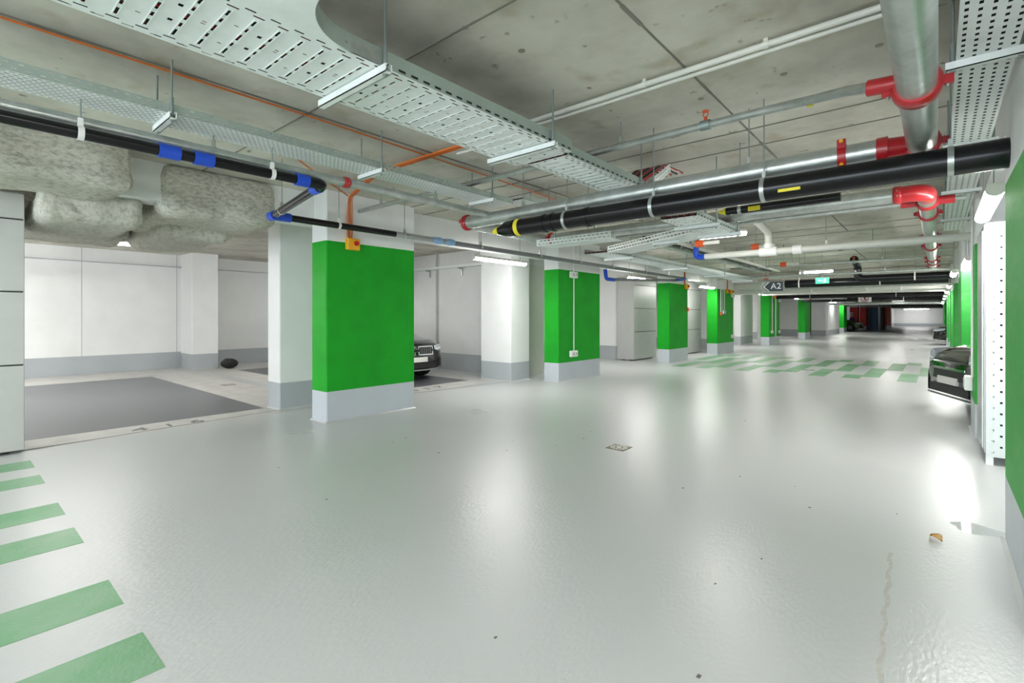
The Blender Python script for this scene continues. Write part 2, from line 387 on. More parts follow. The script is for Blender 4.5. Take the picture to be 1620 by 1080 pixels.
for y, lab in ((11.25, 'tube lamp hanging in front of the grey locker'), (16.2, 'tube lamp between the third and fourth green pillars'),
               (22.1, 'tube lamp just left of the pillar below the A2 sign'), (29.9, 'tube lamp left of the narrow green pillar by the maroon door'),
               (41.2, 'lamp washing the far white wall pillar'), (47.3, 'lamp at the farthest green pillar on the left')):
    put(L0, -5.9 if y != 41.2 else -5.6, y+.69, 2.31, lab)
lamp_along_y(-9.9, .68, 2.5, 1.38, 'tube lamp half hidden under the sprayed insulation of the empty bay', 'lamps inside the bays')
for x, y, lab in ((-11, 5.4, 'tube lamp deep in the bay with the black car'),
                  (-10, 10.6, 'tube lamp inside the third left bay'), (-9.5, 22, 'tube lamp inside the far left bay'), (-9.5, 16.5, 'unseen tube lamp added behind the second grey locker'), (-9, 27, 'unseen tube lamp added behind the pillar below the A2 sign'), (-9, 34, 'unseen tube lamp added in the bay before the maroon door'), (-12.6, -.9, 'unseen tube lamp added deep in the empty bay')):  # from the second locker onward, hidden lamps added to brighten the bays
    put(L0, x, y+.69, 2.31, lab, 'lamps inside the bays')
for x, y in ((-5.9, -4), (-5.9, -1.6), (-10, -3), (-10.5, -1.2), (-13, -1.5), (-3, -2.6), (-3, -5.5)): put(L0, x, y, 2.31, 'added long fill lamp out of view behind or beside the photographer, on the left', 'added left fill lamps out of view')  # unseen lamps added to brighten the near end and the empty bay
R0 = lamp_along_y(.31, 4.84, 2.21, 1.35, 'bright lamp over the perforated cabinet', 'lamps along the right pillar row', wide=.11)
for y, lab in ((10.3, 'second bright lamp on the right, above the near black car'), (13.1, 'third bright lamp on the right row'),
               (18.6, 'fourth bright lamp on the right row'), (23, 'fifth bright lamp on the right row'), (27.3, 'sixth bright lamp on the right row'), (32, 'seventh bright lamp on the right row'),
               (39.4, 'eighth bright lamp on the right row'), (43.8, 'last bright lamp on the right row')):
    put(R0, .37 if y < 12 else .26, y+.67, 2.21, lab)
for y in (-4, .2): put(R0, .9, y+.2, 2.21, 'added fill lamp out of view behind the photographer, on the right', 'added right fill lamps out of view')  # more unseen fill lamps, added on the right
put(R0, 3.6, 9.2, 2.21, 'tube lamp inside the right bay behind the near black car', 'lamps inside the bays')
put(R0, 3.6, 4.6, 2.21, 'tube lamp inside the right bay by the edge', 'lamps inside the bays')
# short lamps lying across the aisle
def lamp_along_x(x, y, z, L, lab):
    r = empty('batten_lamp', (x+L/2, y, z), lab, 'lamp', 'short lamps set across the aisle')
    h = MB(); h.prism([(y-.05, z+.03), (y+.05, z+.03), (y+.035, z+.07), (y-.035, z+.07)], 'x', x, x+L, 'pvc'); h.build('housing', r)
    pr_ = [(y+.05*cos(pi+pi*k/7), z+.03+.045*sin(pi+pi*k/7)) for k in range(8)]
    d = MB(); d.prism(pr_, 'x', x+.09, x+L-.01, 'tube'); d.build('diffuser', r)
    d = MB(); d.prism([(u, v-.002) for u, v in pr_], 'x', x-.01, x+.09, 'white_plastic'); d.build('end_cap', r, label='rounded white end cap')
    d = MB(); d.tube([(x+.1, y, z+.07), (x+.1, y, CZ)], .004, 'steel_dark', 8); d.build('rod', r)
    return r
X0 = lamp_along_x(-2.62, 7.0, 2.44, .7, 'short lamp below the cable tray, across the aisle')
for x, y, z, lab in ((-2.65, 14.4, 2.45, 'short lamp above the green exit sign'), (-2.3, 21.2, 2.42, 'short lamp below the far pale duct'),
                     (-2.3, 30, 2.35, 'short lamp beyond the far pale duct'), (-2.3, 40, 2.33, 'farthest short lamp across the aisle'), (-2.6, -1.8, 2.6, 'unseen short fill lamp added above the photographer'),
                     (-3.2, -5, 2.6, 'unseen short fill lamp added behind the photographer')):  # the pair above and behind the photographer is added fill
    lamp_along_x(x, y, z, .7, lab)
X1 = put(X0, -2.2, 81.5, 2.23, 'lamp by the pale end wall'); X1.scale = (4, 1, 1)
for c in kids(X1):
    if c.name.startswith('rod'): c.scale.z = .13; c.location.z = .055
# ------------------------------------------------------------------ pipe helpers
def clampring(mb, p, ax, r, m='galv', rod=True, w=.03, top=CZ):
    if -3.95 < p[0] < -3.7 and ax == 'y': top = 2.62     # hung from the tray above
    p = Vector(p); A = {'x': Vector((1, 0, 0)), 'y': Vector((0, 1, 0))}[ax]
    mb.tube([p-A*w/2, p+A*w/2], r+.004, m, 20)
    if rod: mb.tube([p+Vector((0, 0, r)), Vector((p.x, p.y, top))], .0045, 'steel_dark', 8); mb.box(p.x-.012, p.x+.012, p.y-.012, p.y+.012, p.z+r, p.z+r+.05, m)
def coupling(mb, p, ax, r, w=.06, m='coupling_red'):
    p = Vector(p); A = {'x': Vector((1, 0, 0)), 'y': Vector((0, 1, 0))}[ax]
    mb.tube([p-A*w/2, p-A*w*.35, p+A*w*.35, p+A*w/2], r, m, 24, rs=[r*1.12, r*1.28, r*1.28, r*1.12])
    Bv = Vector((0, 1, 0)) if ax == 'x' else Vector((1, 0, 0))
    for s_ in (-1, 1):
        q = p+Bv*s_*r*1.42; e = r*.30
        mb.box(q.x-e, q.x+e, q.y-e*.8, q.y+e*.8, q.z-e*.9, q.z+e*.9, m, e*.2)
        mb.tube([q-Vector((0, 0, e*1.5)), q+Vector((0, 0, e*1.5))], e*.3, 'galv', 8)
def pipe_thing(name, pts, r, m, lab, cat='pipe', rad=None, group=None, clamps=(), coups=(), seg=24, cm='galv'):
    c = Vector(pts[0]); e = empty(name, tuple(c), lab, cat, group)
    path = fillet(pts, rad) if rad else pts
    p = MB(); p.tube(path, r, m, seg); p.build('tube', e)
    for q, ax in clamps:
        k = MB(); clampring(k, q, ax, r, cm); k.build('hanger', e)
    for q, ax in coups:
        k = MB(); coupling(k, q, ax, r); k.build('coupling', e, label='red grooved coupling')
    return e

# sprinkler main along the aisle, near part, with red tees
MZ = 2.45; MX = -.075
e = pipe_thing('sprinkler_main', [(MX, -4, MZ), (MX, 4.22, MZ)], .078, 'galv', 'thick galvanised pipe running overhead along the right of the aisle',
               coups=[((MX, 1.0, MZ), 'y')])
k = MB(); coupling(k, (MX, 3.06, MZ), 'y', .078, .1); k.tube([(MX-.06, 3.04, MZ+.03), (MX-.19, 3.07, MZ+.05)], .04, 'coupling_red', 16); k.build('tee_clamp', e, label='red tee clamp')
k = MB(); coupling(k, (MX, 4.1, MZ), 'y', .078, .09); k.tube([(MX-.05, 4.12, MZ), (MX-.19, 4.08, MZ)], .07, 'coupling_red', 20)
k.tube([(MX-.17, 4.08, MZ), (MX-.23, 4.08, MZ)], .08, 'coupling_red', 20); k.build('tee_clamp', e, label='red tee clamp')
# cross pipe + loop
pipe_thing('cross_pipe', [(MX-.2, 4.08, MZ), (-4.2, 4.08, MZ)], .072, 'galv', 'long galvanised pipe crossing the aisle above the black pipe',
           clamps=[((-1.1, 4.08, MZ), 'x'), ((-3.35, 4.08, MZ), 'x')], coups=[((-4.2, 4.08, MZ), 'x')])
e = empty('red_pipe_strap', (-.5, 4.08, MZ), 'red strap clamped round the crossing galvanised pipe', 'clamp')
k = MB(); k.tube([(-.52, 4.08, MZ), (-.47, 4.08, MZ)], .078, 'coupling_red', 24); k.box(-.52, -.47, 4.0, 4.03, MZ+.04, MZ+.1, 'coupling_red'); k.build('band', e)
k = MB(); k.tube([(-.495, 4.0, MZ+.085), (-.495, 3.985, MZ+.085)], .012, 'yellow', 10); k.build('bolt', e, label='brass bolt')
k = MB(); k.tube([(-.495, 4.03, MZ-.06), (-.495, 4.0, MZ-.075)], .012, 'yellow', 10); k.build('bolt', e, label='brass bolt')
pipe_thing('loop_pipe', [(-4.24, 4.1, MZ), (-4.24, 5.66, MZ)], .066, 'galv', 'short galvanised pipe linking the two crossing pipes on the left')
pipe_thing('cross_pipe', [(-4.2, 5.7, MZ), (MX-.14, 5.7, MZ)], .07, 'galv', 'second galvanised pipe crossing the aisle, ending in the red elbow',
           clamps=[((-3.45, 5.7, MZ), 'x'), ((-.65, 5.7, MZ), 'x'), ((-2.0, 5.7, MZ), 'x')], coups=[((-4.16, 5.7, MZ), 'x')])
e = pipe_thing('sprinkler_main', [(MX, 5.88, MZ), (MX, 20.15, MZ)], .07, 'galv', 'thick overhead pipe continuing down the aisle beyond the red elbow',
               coups=[((MX, y, MZ), 'y') for y in (6.9, 8.9, 10.1, 12.2, 13.1, 14.3, 16.8, 19.0)])
k = MB(); k.tube(fillet([(MX-.2, 5.7, MZ), (MX, 5.7, MZ), (MX, 5.92, MZ)], .13, 8), .074, 'coupling_red', 24)
k.build('elbow', e, label='red elbow'); k = MB(); coupling(k, (MX-.2, 5.7, MZ), 'x', .062, .07); k.build('elbow_coupling', e, label='red coupling')
k = MB(); coupling(k, (MX, 6.2, MZ), 'y', .07, .1); k.tube([(MX-.05, 6.2, MZ), (MX-.2, 6.2, MZ)], .04, 'coupling_red', 16); k.tube([(MX+.05, 6.2, MZ), (MX+.2, 6.2, MZ)], .04, 'coupling_red', 16)
k.build('tee_clamp', e, label='red tee clamp')

# branches with sprinkler heads
def sprinkler(e, x, y, z, col='orange_pipe'):
    k = MB(); k.tube([(x-.035, y, z), (x+.035, y, z)], .036, 'steel_dark', 16); k.build('saddle', e)
    k = MB(); k.tube([(x, y, z+.03), (x, y, z+.06)], .012, 'orange_pipe', 10)
    for s_ in (-1, 1): k.tube([(x+s_*.008, y, z+.06), (x+s_*.02, y, z+.08), (x+s_*.006, y, z+.1)], .004, 'orange_pipe', 6)
    k.tube([(x, y, z+.1), (x, y, z+.106)], .026, 'orange_pipe', 14); k.build('sprinkler_head', e, label='small upright copper sprinkler head')
e = pipe_thing('sprinkler_branch', [(MX-.13, 3.05, 2.49), (-.38, 3.3, 2.6), (-.64, 3.56, 2.7), (-.93, 3.68, 2.75), (-6.0, 3.68, 2.75)], .028, 'galv', 'thin galvanised branch pipe crossing above the big cable tray', seg=16,
               clamps=[((-1.98, 3.68, 2.75), 'x'), ((-5.35, 3.68, 2.75), 'x'), ((-5.9, 3.68, 2.75), 'x')])
sprinkler(e, -1.29, 3.68, 2.75)
k = MB(); k.ball((-.62, 3.66, 2.71), .018, 'tag_yellow', 6, (1.2, 1, 1)); k.build('paint_blob', e, label='yellow paint blob')
for y, z, lab, x1, rr in ((6.2, MZ, 'thin branch pipe leaving the red tee clamp beside the elbow', -3.4, .024), (11.2, 2.62, 'thin branch pipe with one sprinkler head over the middle of the aisle', -4.2, .022),
                      (13.2, 2.55, 'thin branch pipe over the green crossing', -4.0, .022), (14.0, 2.36, 'thin pipe just above the exit sign', -4.6, .028), (19.4, 2.3, 'far thin pipe in front of the pale duct', -5.6, .03)):
    e = pipe_thing('sprinkler_branch', [(.2, y, z), (x1, y, z)], rr, 'galv', lab, seg=12, clamps=[((-.9, y, z), 'x'), ((-2.6, y, z), 'x')])
    if z > 2.5: sprinkler(e, -1.4, y, z)
pipe_thing('cream_drain', [(6.4, 8.25, 2.33), (-2.9, 8.25, 2.33)], .048, 'pvc', 'cream plastic pipe crossing below the main pipe', clamps=[((-1.2, 8.25, 2.33), 'x')], cm='pvc')
e = pipe_thing('cream_drain_branch', [(-1.95, 8.25, 2.38), (-1.95, 8.25, 2.62), (-1.95, 7.4, 2.72)], .05, 'pvc', 'cream branch pipe rising to the slab behind the short lamp', rad=.1)
k = MB(); k.tube([(-2.07, 8.25, 2.33), (-1.83, 8.25, 2.33)], .07, 'white_plastic', 20); k.tube([(-1.95, 8.25, 2.38), (-1.95, 8.25, 2.45)], .062, 'white_plastic', 20)
k.build('tee', e, label='white plastic tee')
k = MB(); k.tube(fillet([(-2.85, 8.25, 2.33), (-3.05, 8.25, 2.33), (-3.05, 8.25, 2.5)], .06), .045, 'blue', 18); k.build('elbow', e, label='blue elbow')
k = MB(); k.tube([(-1.62, 8.25, 2.33), (-1.5, 8.25, 2.33)], .067, 'white_plastic', 20); k.build('sleeve', e, label='white sleeve')

# black drain pipes across the aisle
BZ = 2.28
e = pipe_thing('black_drain', [(.9, 3.98, BZ), (-3.0, 3.98, BZ), (-3.36, 3.98, BZ)], .086, 'black_pipe', 'thick black drain pipe crossing the aisle under the galvanised one', seg=28,
               clamps=[((x, 3.98, BZ), 'x') for x in (.06, -.97, -1.83, -2.72)])
k = MB(); k.tube([(-3.36, 3.98, BZ), (-3.48, 3.98, BZ), (-3.68, 3.98, BZ-.01)], .086, 'black_pipe', 24, rs=[.09, .085, .02])
for x in (-3.34,): k.tube([(x, 3.98, BZ), (x+.05, 3.98, BZ)], .0885, 'tag_yellow', 24)
k.tube([(-3.60, 3.98, BZ-.002), (-3.69, 3.98, BZ-.01)], .05, 'tag_yellow', 24, rs=[.05, .018])
k.build('end_cap', e, label='tapered end with yellow tape')
for x in (-2.5, -2.9, -3.0): k = MB(); k.tube([(x, 3.98, BZ), (x+.04, 3.98, BZ)], .092, 'black_pipe', 24); k.build('collar', e)
k = MB(); k.box(-.86, -.72, 3.90, 3.915, BZ-.05, BZ-.028, 'tag_yellow'); k.build('tape_label', e, label='small yellow tape')
e = pipe_thing('black_drain', [(-.6, 4.83, 2.33), (-1.5, 4.83, 2.33)], .036, 'black_pipe', 'shorter black pipe with yellow tape behind the thick black one', clamps=[((-1.38, 4.83, 2.33), 'x')])
k = MB(); k.tube([(-1.5, 4.83, 2.33), (-1.57, 4.83, 2.33)], .036, 'tag_yellow', 14, rs=[.036, .01]); k.build('end_cap', e, label='yellow taped end')
k = MB(); k.box(-1.3, -1.2, 4.785, 4.797, 2.30, 2.34, 'tag_yellow'); k.build('tape_label', e, label='yellow tape')
pipe_thing('black_drain', [(.3, 14.9, 2.28), (-1.2, 14.9, 2.28), (-1.5, 14.9, 2.28), (-1.5, 14.9, 2.6), (-1.5, 14.2, 2.7)], .085, 'black_pipe', 'black pipe with an upturned elbow crossing beyond the exit sign', rad=.13,
           clamps=[((-.4, 14.9, 2.28), 'x')], cm='white_plastic')
pipe_thing('black_drain', [(.2, 15.6, 2.25), (-3.25, 15.6, 2.25)], .11, 'black_pipe', 'long black pipe behind the exit sign, across the aisle',
           clamps=[((-1.1, 15.6, 2.25), 'x'), ((-2.9, 15.6, 2.25), 'x')], cm='white_plastic')
# far duct and services
d = empty('air_duct', (-2.9, 20.5, 2.2), 'wide pale rectangular duct across the far aisle', 'duct')
k = MB(); k.box(-6.1, .3, 20.2, 21.0, 2.2, 2.62, 'pvc', .03); k.build('casing', d)
for x in (-5, -3.4, -1.8, -.9):
    k = MB(); k.box(x, x+.05, 20.18, 21.02, 2.185, 2.635, 'galv_tray'); k.build('flange', d)
for y, z, rr, m, lab in ((23.5, 2.3, .06, 'pvc', 'far pale pipe just beyond the duct'), (26, 2.25, .09, 'black_pipe', 'far black pipe beyond the duct'), (28, 2.3, .05, 'galv', 'far galvanised pipe, second beyond the duct'),
                      (32, 2.2, .07, 'black_pipe', 'farther black pipe with dark hangers'), (36, 2.28, .06, 'pvc', 'pale pipe near the low beam'), (41, 2.2, .08, 'galv', 'galvanised pipe near the low beam'), (46, 2.3, .1, 'pvc', 'last pale pipe before the low beam')):
    pipe_thing('far_pipe', [(.2, y, z), (-5.8, y, z)], rr, m, lab, seg=12, group='pipes crossing the far end of the aisle', clamps=[((-1.3, y, z), 'x'), ((-4.4, y, z), 'x')])

# left pipes along the aisle
LX = -3.86
pipe_thing('long_pipe', [(LX, -4, 2.5), (LX, 4.6, 2.5)], .036, 'galv', 'long thin galvanised pipe along the left of the aisle, with a red coupling', seg=18,
           clamps=[((LX, y, 2.5), 'y') for y in (-.6, 1.27, 3.3)], coups=[((LX, 2.3, 2.5), 'y')])
DX = -3.80; DZ = 2.42
e = pipe_thing('black_waste_pipe', [(DX, -4, DZ), (DX, 2.0, DZ)], .037, 'black_pipe', 'black waste pipe beside the long galvanised pipe, with blue joints', seg=18)
for y in (.55, 1.65): k = MB(); clampring(k, (DX, y, DZ), 'y', .037, 'white_plastic', True); k.build('hanger', e, label='white clip')
for y in (1.0, 1.2): k = MB(); k.tube([(DX, y-.07, DZ), (DX, y+.05, DZ)], .046, 'blue', 20); k.build('sleeve', e, label='bright blue sleeve')
k = MB(); k.tube(fillet([(DX, 1.9, DZ), (DX, 2.06, DZ), (DX-.17, 2.08, DZ)], .06), .043, 'black_pipe', 20); k.tube([(DX, 1.83, DZ), (DX, 1.93, DZ)], .048, 'blue', 20)
k.tube([(DX-.08, 2.07, DZ), (DX-.2, 2.08, DZ)], .048, 'blue', 20); k.build('elbow', e, label='blue and black elbow')
e2 = pipe_thing('black_waste_pipe', [(DX-.14, 2.075, DZ), (-5.28, 2.33, DZ)], .037, 'black_pipe', 'short diagonal black pipe between two blue elbows', seg=18)
k = MB(); clampring(k, (-5.05, 2.29, DZ), 'x', .037, 'galv', True); k.build('hanger', e2)
PX = -5.36; 
e = pipe_thing('black_waste_pipe', [(PX, 2.42, DZ), (PX, 3.9, DZ)], .037, 'black_pipe', 'black waste pipe passing in front of the nearest green pillar', seg=18)
k = MB(); k.tube([(-5.42, 2.34, DZ), (PX+.05, 2.34, DZ)], .05, 'blue', 20); k.tube([(PX, 2.33, DZ), (PX, 2.52, DZ)], .048, 'blue', 20); k.build('elbow', e, label='blue elbow')
k = MB(); clampring(k, (PX, 3.1, DZ), 'y', .037, 'white_plastic'); k.build('hanger', e)
k = MB(); k.tube([(PX, 3.9, DZ), (PX, 4.9, DZ)], .034, 'clear_pipe', 18); k.build('clear_section', e, label='greyish translucent section')
e = pipe_thing('grey_waste_pipe', [(PX, 4.9, DZ-.005), (PX, 13.6, DZ-.02)], .035, 'grey_pipe', 'dark grey waste pipe running on past the second green pillar', seg=16)
for y in (4.62, 4.85): k = MB(); k.tube([(PX, y-.09, DZ), (PX, y-.02, DZ), (PX, y+.05, DZ), (PX, y+.08, DZ)], .045, 'pale_blue', 18, rs=[.038, .048, .048, .04]); k.build('joint', e, label='pale blue joint')
for y in (4.05, 5.5, 7.0, 8.3, 9.6, 11.2, 12.6): k = MB(); clampring(k, (PX, y, DZ), 'y', .035, 'galv'); k.build('hanger', e)
k = MB(); k.tube(fillet([(PX, 13.5, DZ-.02), (PX, 13.7, DZ-.02), (PX-.25, 13.7, DZ-.03)], .08), .044, 'blue', 16); k.build('elbow', e, label='blue elbow')
e = pipe_thing('grey_waste_pipe', [(PX-.25, 13.65, DZ-.06), (-5.75, 10.2, 2.2)], .035, 'grey_pipe', 'lower dark pipe behind the lamp, with a blue bend at its near end', seg=14)
k = MB(); k.tube(fillet([(-5.72, 10.3, 2.2), (-5.75, 10.0, 2.2), (-5.75, 9.95, 2.42)], .08), .044, 'blue', 16); k.build('elbow', e, label='blue bend')
pipe_thing('strip_conduit', [(.3, 3.12, 2.915), (-2.55, 3.12, 2.915)], .018, 'pvc', 'pale conduit fixed flat against the slab, upper of the near pair', seg=12, clamps=[((-.75, 3.12, 2.915), 'x'), ((-1.5, 3.12, 2.915), 'x')], cm='pvc')
pipe_thing('strip_conduit', [(.3, 3.17, 2.9), (-2.5, 3.17, 2.9)], .014, 'pvc', 'pale conduit against the slab, lower of the near pair', seg=12)

# orange cables
pipe_thing('orange_cable', [(-3.76, -1, 2.935), (-3.78, 2, 2.935), (-3.86, 4, 2.935), (-3.97, 6, 2.935)], .007, 'orange', 'thin orange cable clipped along the slab beside the left trays', 'cable', seg=8)
e = empty('orange_cable_bundle', (-3.4, 3.15, 2.9), 'bundle of orange cables crossing from the big tray to the yellow box', 'cable')
k = MB()
for q in range(3): k.tube(fillet([(-2.6, 3.1+.03*q, 2.9), (-4.6, 3.08+.03*q, 2.9), (-5.55, 3.35+.02*q, 2.84), (-5.83, 3.5+.03*q, 2.76), (-5.83, 3.5+.03*q, 2.36)], .05), .011-.002*q, 'orange', 8)
k.tube(fillet([(-4.5, 2.0, 2.9), (-5.0, 2.6, 2.88), (-5.5, 3.3, 2.83)], .2), .008, 'orange', 8); k.build('cable', e)
pipe_thing('grey_conduit', [(-2.6, 3.24, 2.89), (-3.45, 3.22, 2.89)], .013, 'pvc', 'pale conduit stub beside the orange cables', seg=10)

# ------------------------------------------------------------------ cable trays
def perf(mb, O, U, V, LU, rows, m, total):
    """sheet of length LU along U and width total along V, rows = (v0, v1, slot, pitch, phase)"""
    O, U, V = Vector(O), Vector(U), Vector(V)
    def q(a, b, c, d): 
        if b-a > 1e-4 and d-c > 1e-4: mb.quad([O+U*a+V*c, O+U*b+V*c, O+U*b+V*d, O+U*a+V*d], m)
    last = 0
    for v0, v1, sl, pitch, ph in rows:
        q(0, LU, last, v0); a = 0; k = ph*pitch
        while k+sl < LU: q(a, k, v0, v1); a = k+sl; k += pitch
        q(a, LU, v0, v1); last = v1
    q(0, LU, last, total)
def rows_even(total, n, w, sl, pitch):
    g = total/(n+.0); return [(g*(i+.5)-w/2, g*(i+.5)+w/2, sl, pitch, .2+.5*(i % 2)) for i in range(n)]
def crossbar(e, x0, x1, y, z, m='galv_tray', rods=(1, 1)):
    k = MB(); k.box(x0, x1, y-.02, y+.02, z, z+.005, m)
    for s_ in (-.02, .016): k.box(x0, x1, y+s_, y+s_+.004, z, z+.036, m)
    for s_ in (-.02, .008): k.box(x0, x1, y+s_, y+s_+.012, z+.036, z+.04, m)
    k.build('support_rail', e)
    for on, x in zip(rods, (x0+.03, x1-.03) if x1-x0 > .1 else (x0+.02, x1)):
        if on:
            k = MB(); k.tube([(x, y, z-.015), (x, y, CZ)], .006, 'steel_dark', 8); k.tube([(x, y, z+.03), (x, y, z+.14)], .011, 'steel_dark', 8)
            k.tube([(x, y, z-.006), (x, y, z)], .014, 'galv', 6); k.build('rod', e)
def ladder_tray(x0, x1, y0, y1, z, lab, h=.085, flanges=(1, 1), pitch=.1, bars=(), cables=True, group=None):
    e = empty('cable_tray', ((x0+x1)/2, (y0+y1)/2, z), lab, 'cable tray', group)
    w = x1-x0; p = MB(); y = y0; n = 0
    dash = []; a = .085
    while a < w-.1: L_ = min(.06 if len(dash) % 2 == 0 else .035, w-.09-a); dash.append((a, a+L_)); a += L_+.035
    edge = [(.020, .029), (.048, .057), (w-.057, w-.048), (w-.029, w-.020)]
    def strip(ya, yb, holes):
        last = 0
        for a_, b_ in sorted(holes):
            p.quad([(x0+last, ya, z), (x0+a_, ya, z), (x0+a_, yb, z), (x0+last, yb, z)], 'galv_tray'); last = b_
        p.quad([(x0+last, ya, z), (x1, ya, z), (x1, yb, z), (x0+last, yb, z)], 'galv_tray')
    while y < y1-.001:
        P_ = min(pitch, y1-y)
        rnd = [(w*.36, w*.36+.02), (w*.62, w*.62+.02)] if n % 3 == 0 else ([(w*.5, w*.5+.006), (w*.5+.02, w*.5+.026)] if n % 3 == 1 else [(w*.3, w*.3+.006), (w*.66, w*.66+.006)])
        strip(y, y+P_*.08, []); strip(y+P_*.08, y+P_*.25, edge[:1]+edge[-1:]); strip(y+P_*.25, y+P_*.42, edge[:1]+rnd+edge[-1:]); strip(y+P_*.42, y+P_*.5, edge[:1]+edge[-1:])
        strip(y+P_*.5, y+P_*.68, edge[1:3]); strip(y+P_*.68, y+P_*.80, dash+edge[1:3]); strip(y+P_*.80, y+P_*.95, edge[1:3]); strip(y+P_*.95, y+P_, [])
        for yy in (.635, .81): p.box(x0+.075, x1-.075, y+P_*yy, y+P_*yy+.004, z-.004, z-.0005, 'galv_tray')
        y += P_; n += 1
    p.build('tray_base', e)
    for on, x in zip(flanges, (x0, x1)):
        if on:
            k = MB(); perf(k, (x, y0, z), (0, 1, 0), (0, 0, 1), y1-y0, [(.010, .023, .045, .08, .3)], 'galv_green', h)
            s_ = -1 if x == x0 else 1
            k.box(min(x, x-s_*.012), max(x, x-s_*.012), y0, y1, z+h-.001, z+h, 'galv_green'); k.build('side_flange', e, solid=.0015)
    if cables:
        k = MB()
        for q in range(16): k.tube([(x0+w*(.04+.0613*q), y0+.01, z+.02), (x0+w*(.04+.0613*q), (y0+y1)/2, z+.022), (x0+w*(.04+.0613*q), y1-.01, z+.02)], w*.029, ('dark', 'cable_red', 'dark')[q % 3], 8)
        k.build('cables', e, label='dark red cables lying in the tray', kind='stuff')
    for b_ in bars: crossbar(e, x0-.05, x1+.05, b_, z-.045, rods=(0, 1))
    return e
TZ = 2.585
tr = ladder_tray(-2.63, -2.08, -1.2, 3.11, TZ, 'widest slotted cable tray overhead, nearest to the camera', flanges=(1, 0), bars=(-.3, 1.44, 2.84))
k = MB(); perf(k, (-2.08, 1.27, TZ), (0, 1, 0), (0, 0, 1), 3.11-1.27, [(.010, .023, .045, .08, .3)], 'galv_green', .085); k.box(-2.092, -2.08, 1.27, 3.11, TZ+.084, TZ+.085, 'galv_green'); k.build('side_flange', tr, solid=.0015)
# curved tee branch of that tray
k = MB(); arc = [(-2.08, 1.3)]+[(-1.78-.30*cos(a), 1.27-.30*sin(a)) for a in [pi/2*i/12 for i in range(13)]]+[(-.9, .97)]
k.add([(x, y, TZ) for x, y in arc]+[(-.9, .3, TZ), (-2.08, .3, TZ)], [tuple(range(len(arc)+2))], 'galv_tray'); k.build('tee_plate', tr, solid=.002)
k = MB()
for (xa, ya), (xb, yb) in zip(arc, arc[1:]): k.quad([(xa, ya, TZ), (xb, yb, TZ), (xb, yb, TZ+.085), (xa, ya, TZ+.085)], 'galv_green')
for x in (-2.083, -1.83): pass
k.build('curved_flange', tr, solid=.003, label='curved flange of the tee')
k = MB(); k.box(-2.085, -2.078, 1.2, 1.42, TZ, TZ+.07, 'galv'); 
for y in (1.24, 1.3, 1.36): k.tube([(-2.078, y, TZ+.035), (-2.066, y, TZ+.035)], .007, 'galv', 8)
k.build('splice_plate', tr)
ladder_tray(-2.5, -2.12, 3.11, 4.4, 2.57, 'narrower slotted tray continuing from the widest one', h=.08, bars=(4.3,), pitch=.085)
# kinked piece
e = empty('tray_offset', (-2.2, 4.7, 2.6), 'kinked tray piece rising behind the galvanised crossing pipe', 'cable tray')
k = MB(); perf(k, (-2.4, 4.42, 2.58), (0, .86, .5), (1, 0, 0), .42, rows_even(.38, 6, .008, .04, .06), 'galv_tray', .38); k.build('tray_base', e, solid=.0015)
k = MB(); perf(k, (-2.02, 4.42, 2.58), (0, .86, .5), (0, -.2, .98), .42, rows_even(.08, 2, .01, .03, .05), 'galv_tray', .08); k.build('side_flange', e, solid=.0015)
k = MB()
for q in range(6): k.tube([(-2.37+.06*q, 4.3, 2.62), (-2.37+.06*q, 4.75, 2.86), (-2.37+.06*q, 5.2, 2.88)], .012, 'cable_red' if q % 2 else 'dark', 8)
k.build('cables', e, label='dark cables leaving the tray')
ladder_tray(-2.06, -1.70, 4.62, 5.95, 2.29, 'slotted tray just beyond the thick black pipe, above the short lamp', h=.055, bars=(5.1, 5.8), pitch=.085)
# diagonal tray toward the left, then the long one down the aisle
e = empty('cable_tray', (-2.9, 6.1, 2.3), 'diagonal tray with a bright slotted edge, left of the short lamp', 'cable tray')
k = MB(); perf(k, (-2.08, 5.55, 2.29), (-.871, .492, 0), (.492, .871, 0), 1.85, rows_even(.4, 7, .008, .05, .08), 'galv_tray', .4); k.build('tray_base', e, solid=.0015)
for o_ in (0, .4):
    k = MB(); perf(k, (-2.08+.492*o_, 5.55+.871*o_, 2.29), (-.871, .492, 0), (0, 0, 1), 1.85, rows_even(.09, 2, .02, .05, .068), 'galv_tray', .09); k.build('side_flange', e, solid=.0015)
crossbar(e, -2.75, -2.4, 5.95, 2.245, rods=(1, 1))
e = empty('cable_tray', (-4.4, 5.5, 2.3), 'short slotted tray seen edge-on below the second crossing pipe', 'cable tray')
k = MB(); perf(k, (-2.9, 5.15, 2.27), (-1, .0, 0), (0, 1, 0), 1.1, rows_even(.3, 5, .008, .05, .08), 'galv_tray', .3); k.build('tray_base', e, solid=.0015)
k = MB(); perf(k, (-2.9, 5.15, 2.27), (-1, 0, 0), (0, 0, 1), 1.1, rows_even(.08, 2, .017, .04, .06), 'galv_tray', .08); k.build('side_flange', e, solid=.0015)
k = MB(); k.tube([(-3.3, 5.3, 2.27), (-3.3, 5.3, CZ)], .005, 'steel_dark', 8); k.tube([(-3.8, 5.3, 2.27), (-3.8, 5.3, CZ)], .005, 'steel_dark', 8); k.build('rod', e)
ladder_tray(-4.12, -3.72, 6.5, 13.9, 2.3, 'long tray running down the left of the aisle toward the A2 sign', h=.075, pitch=.1, bars=(7.2, 9.5, 11.8, 13.9))
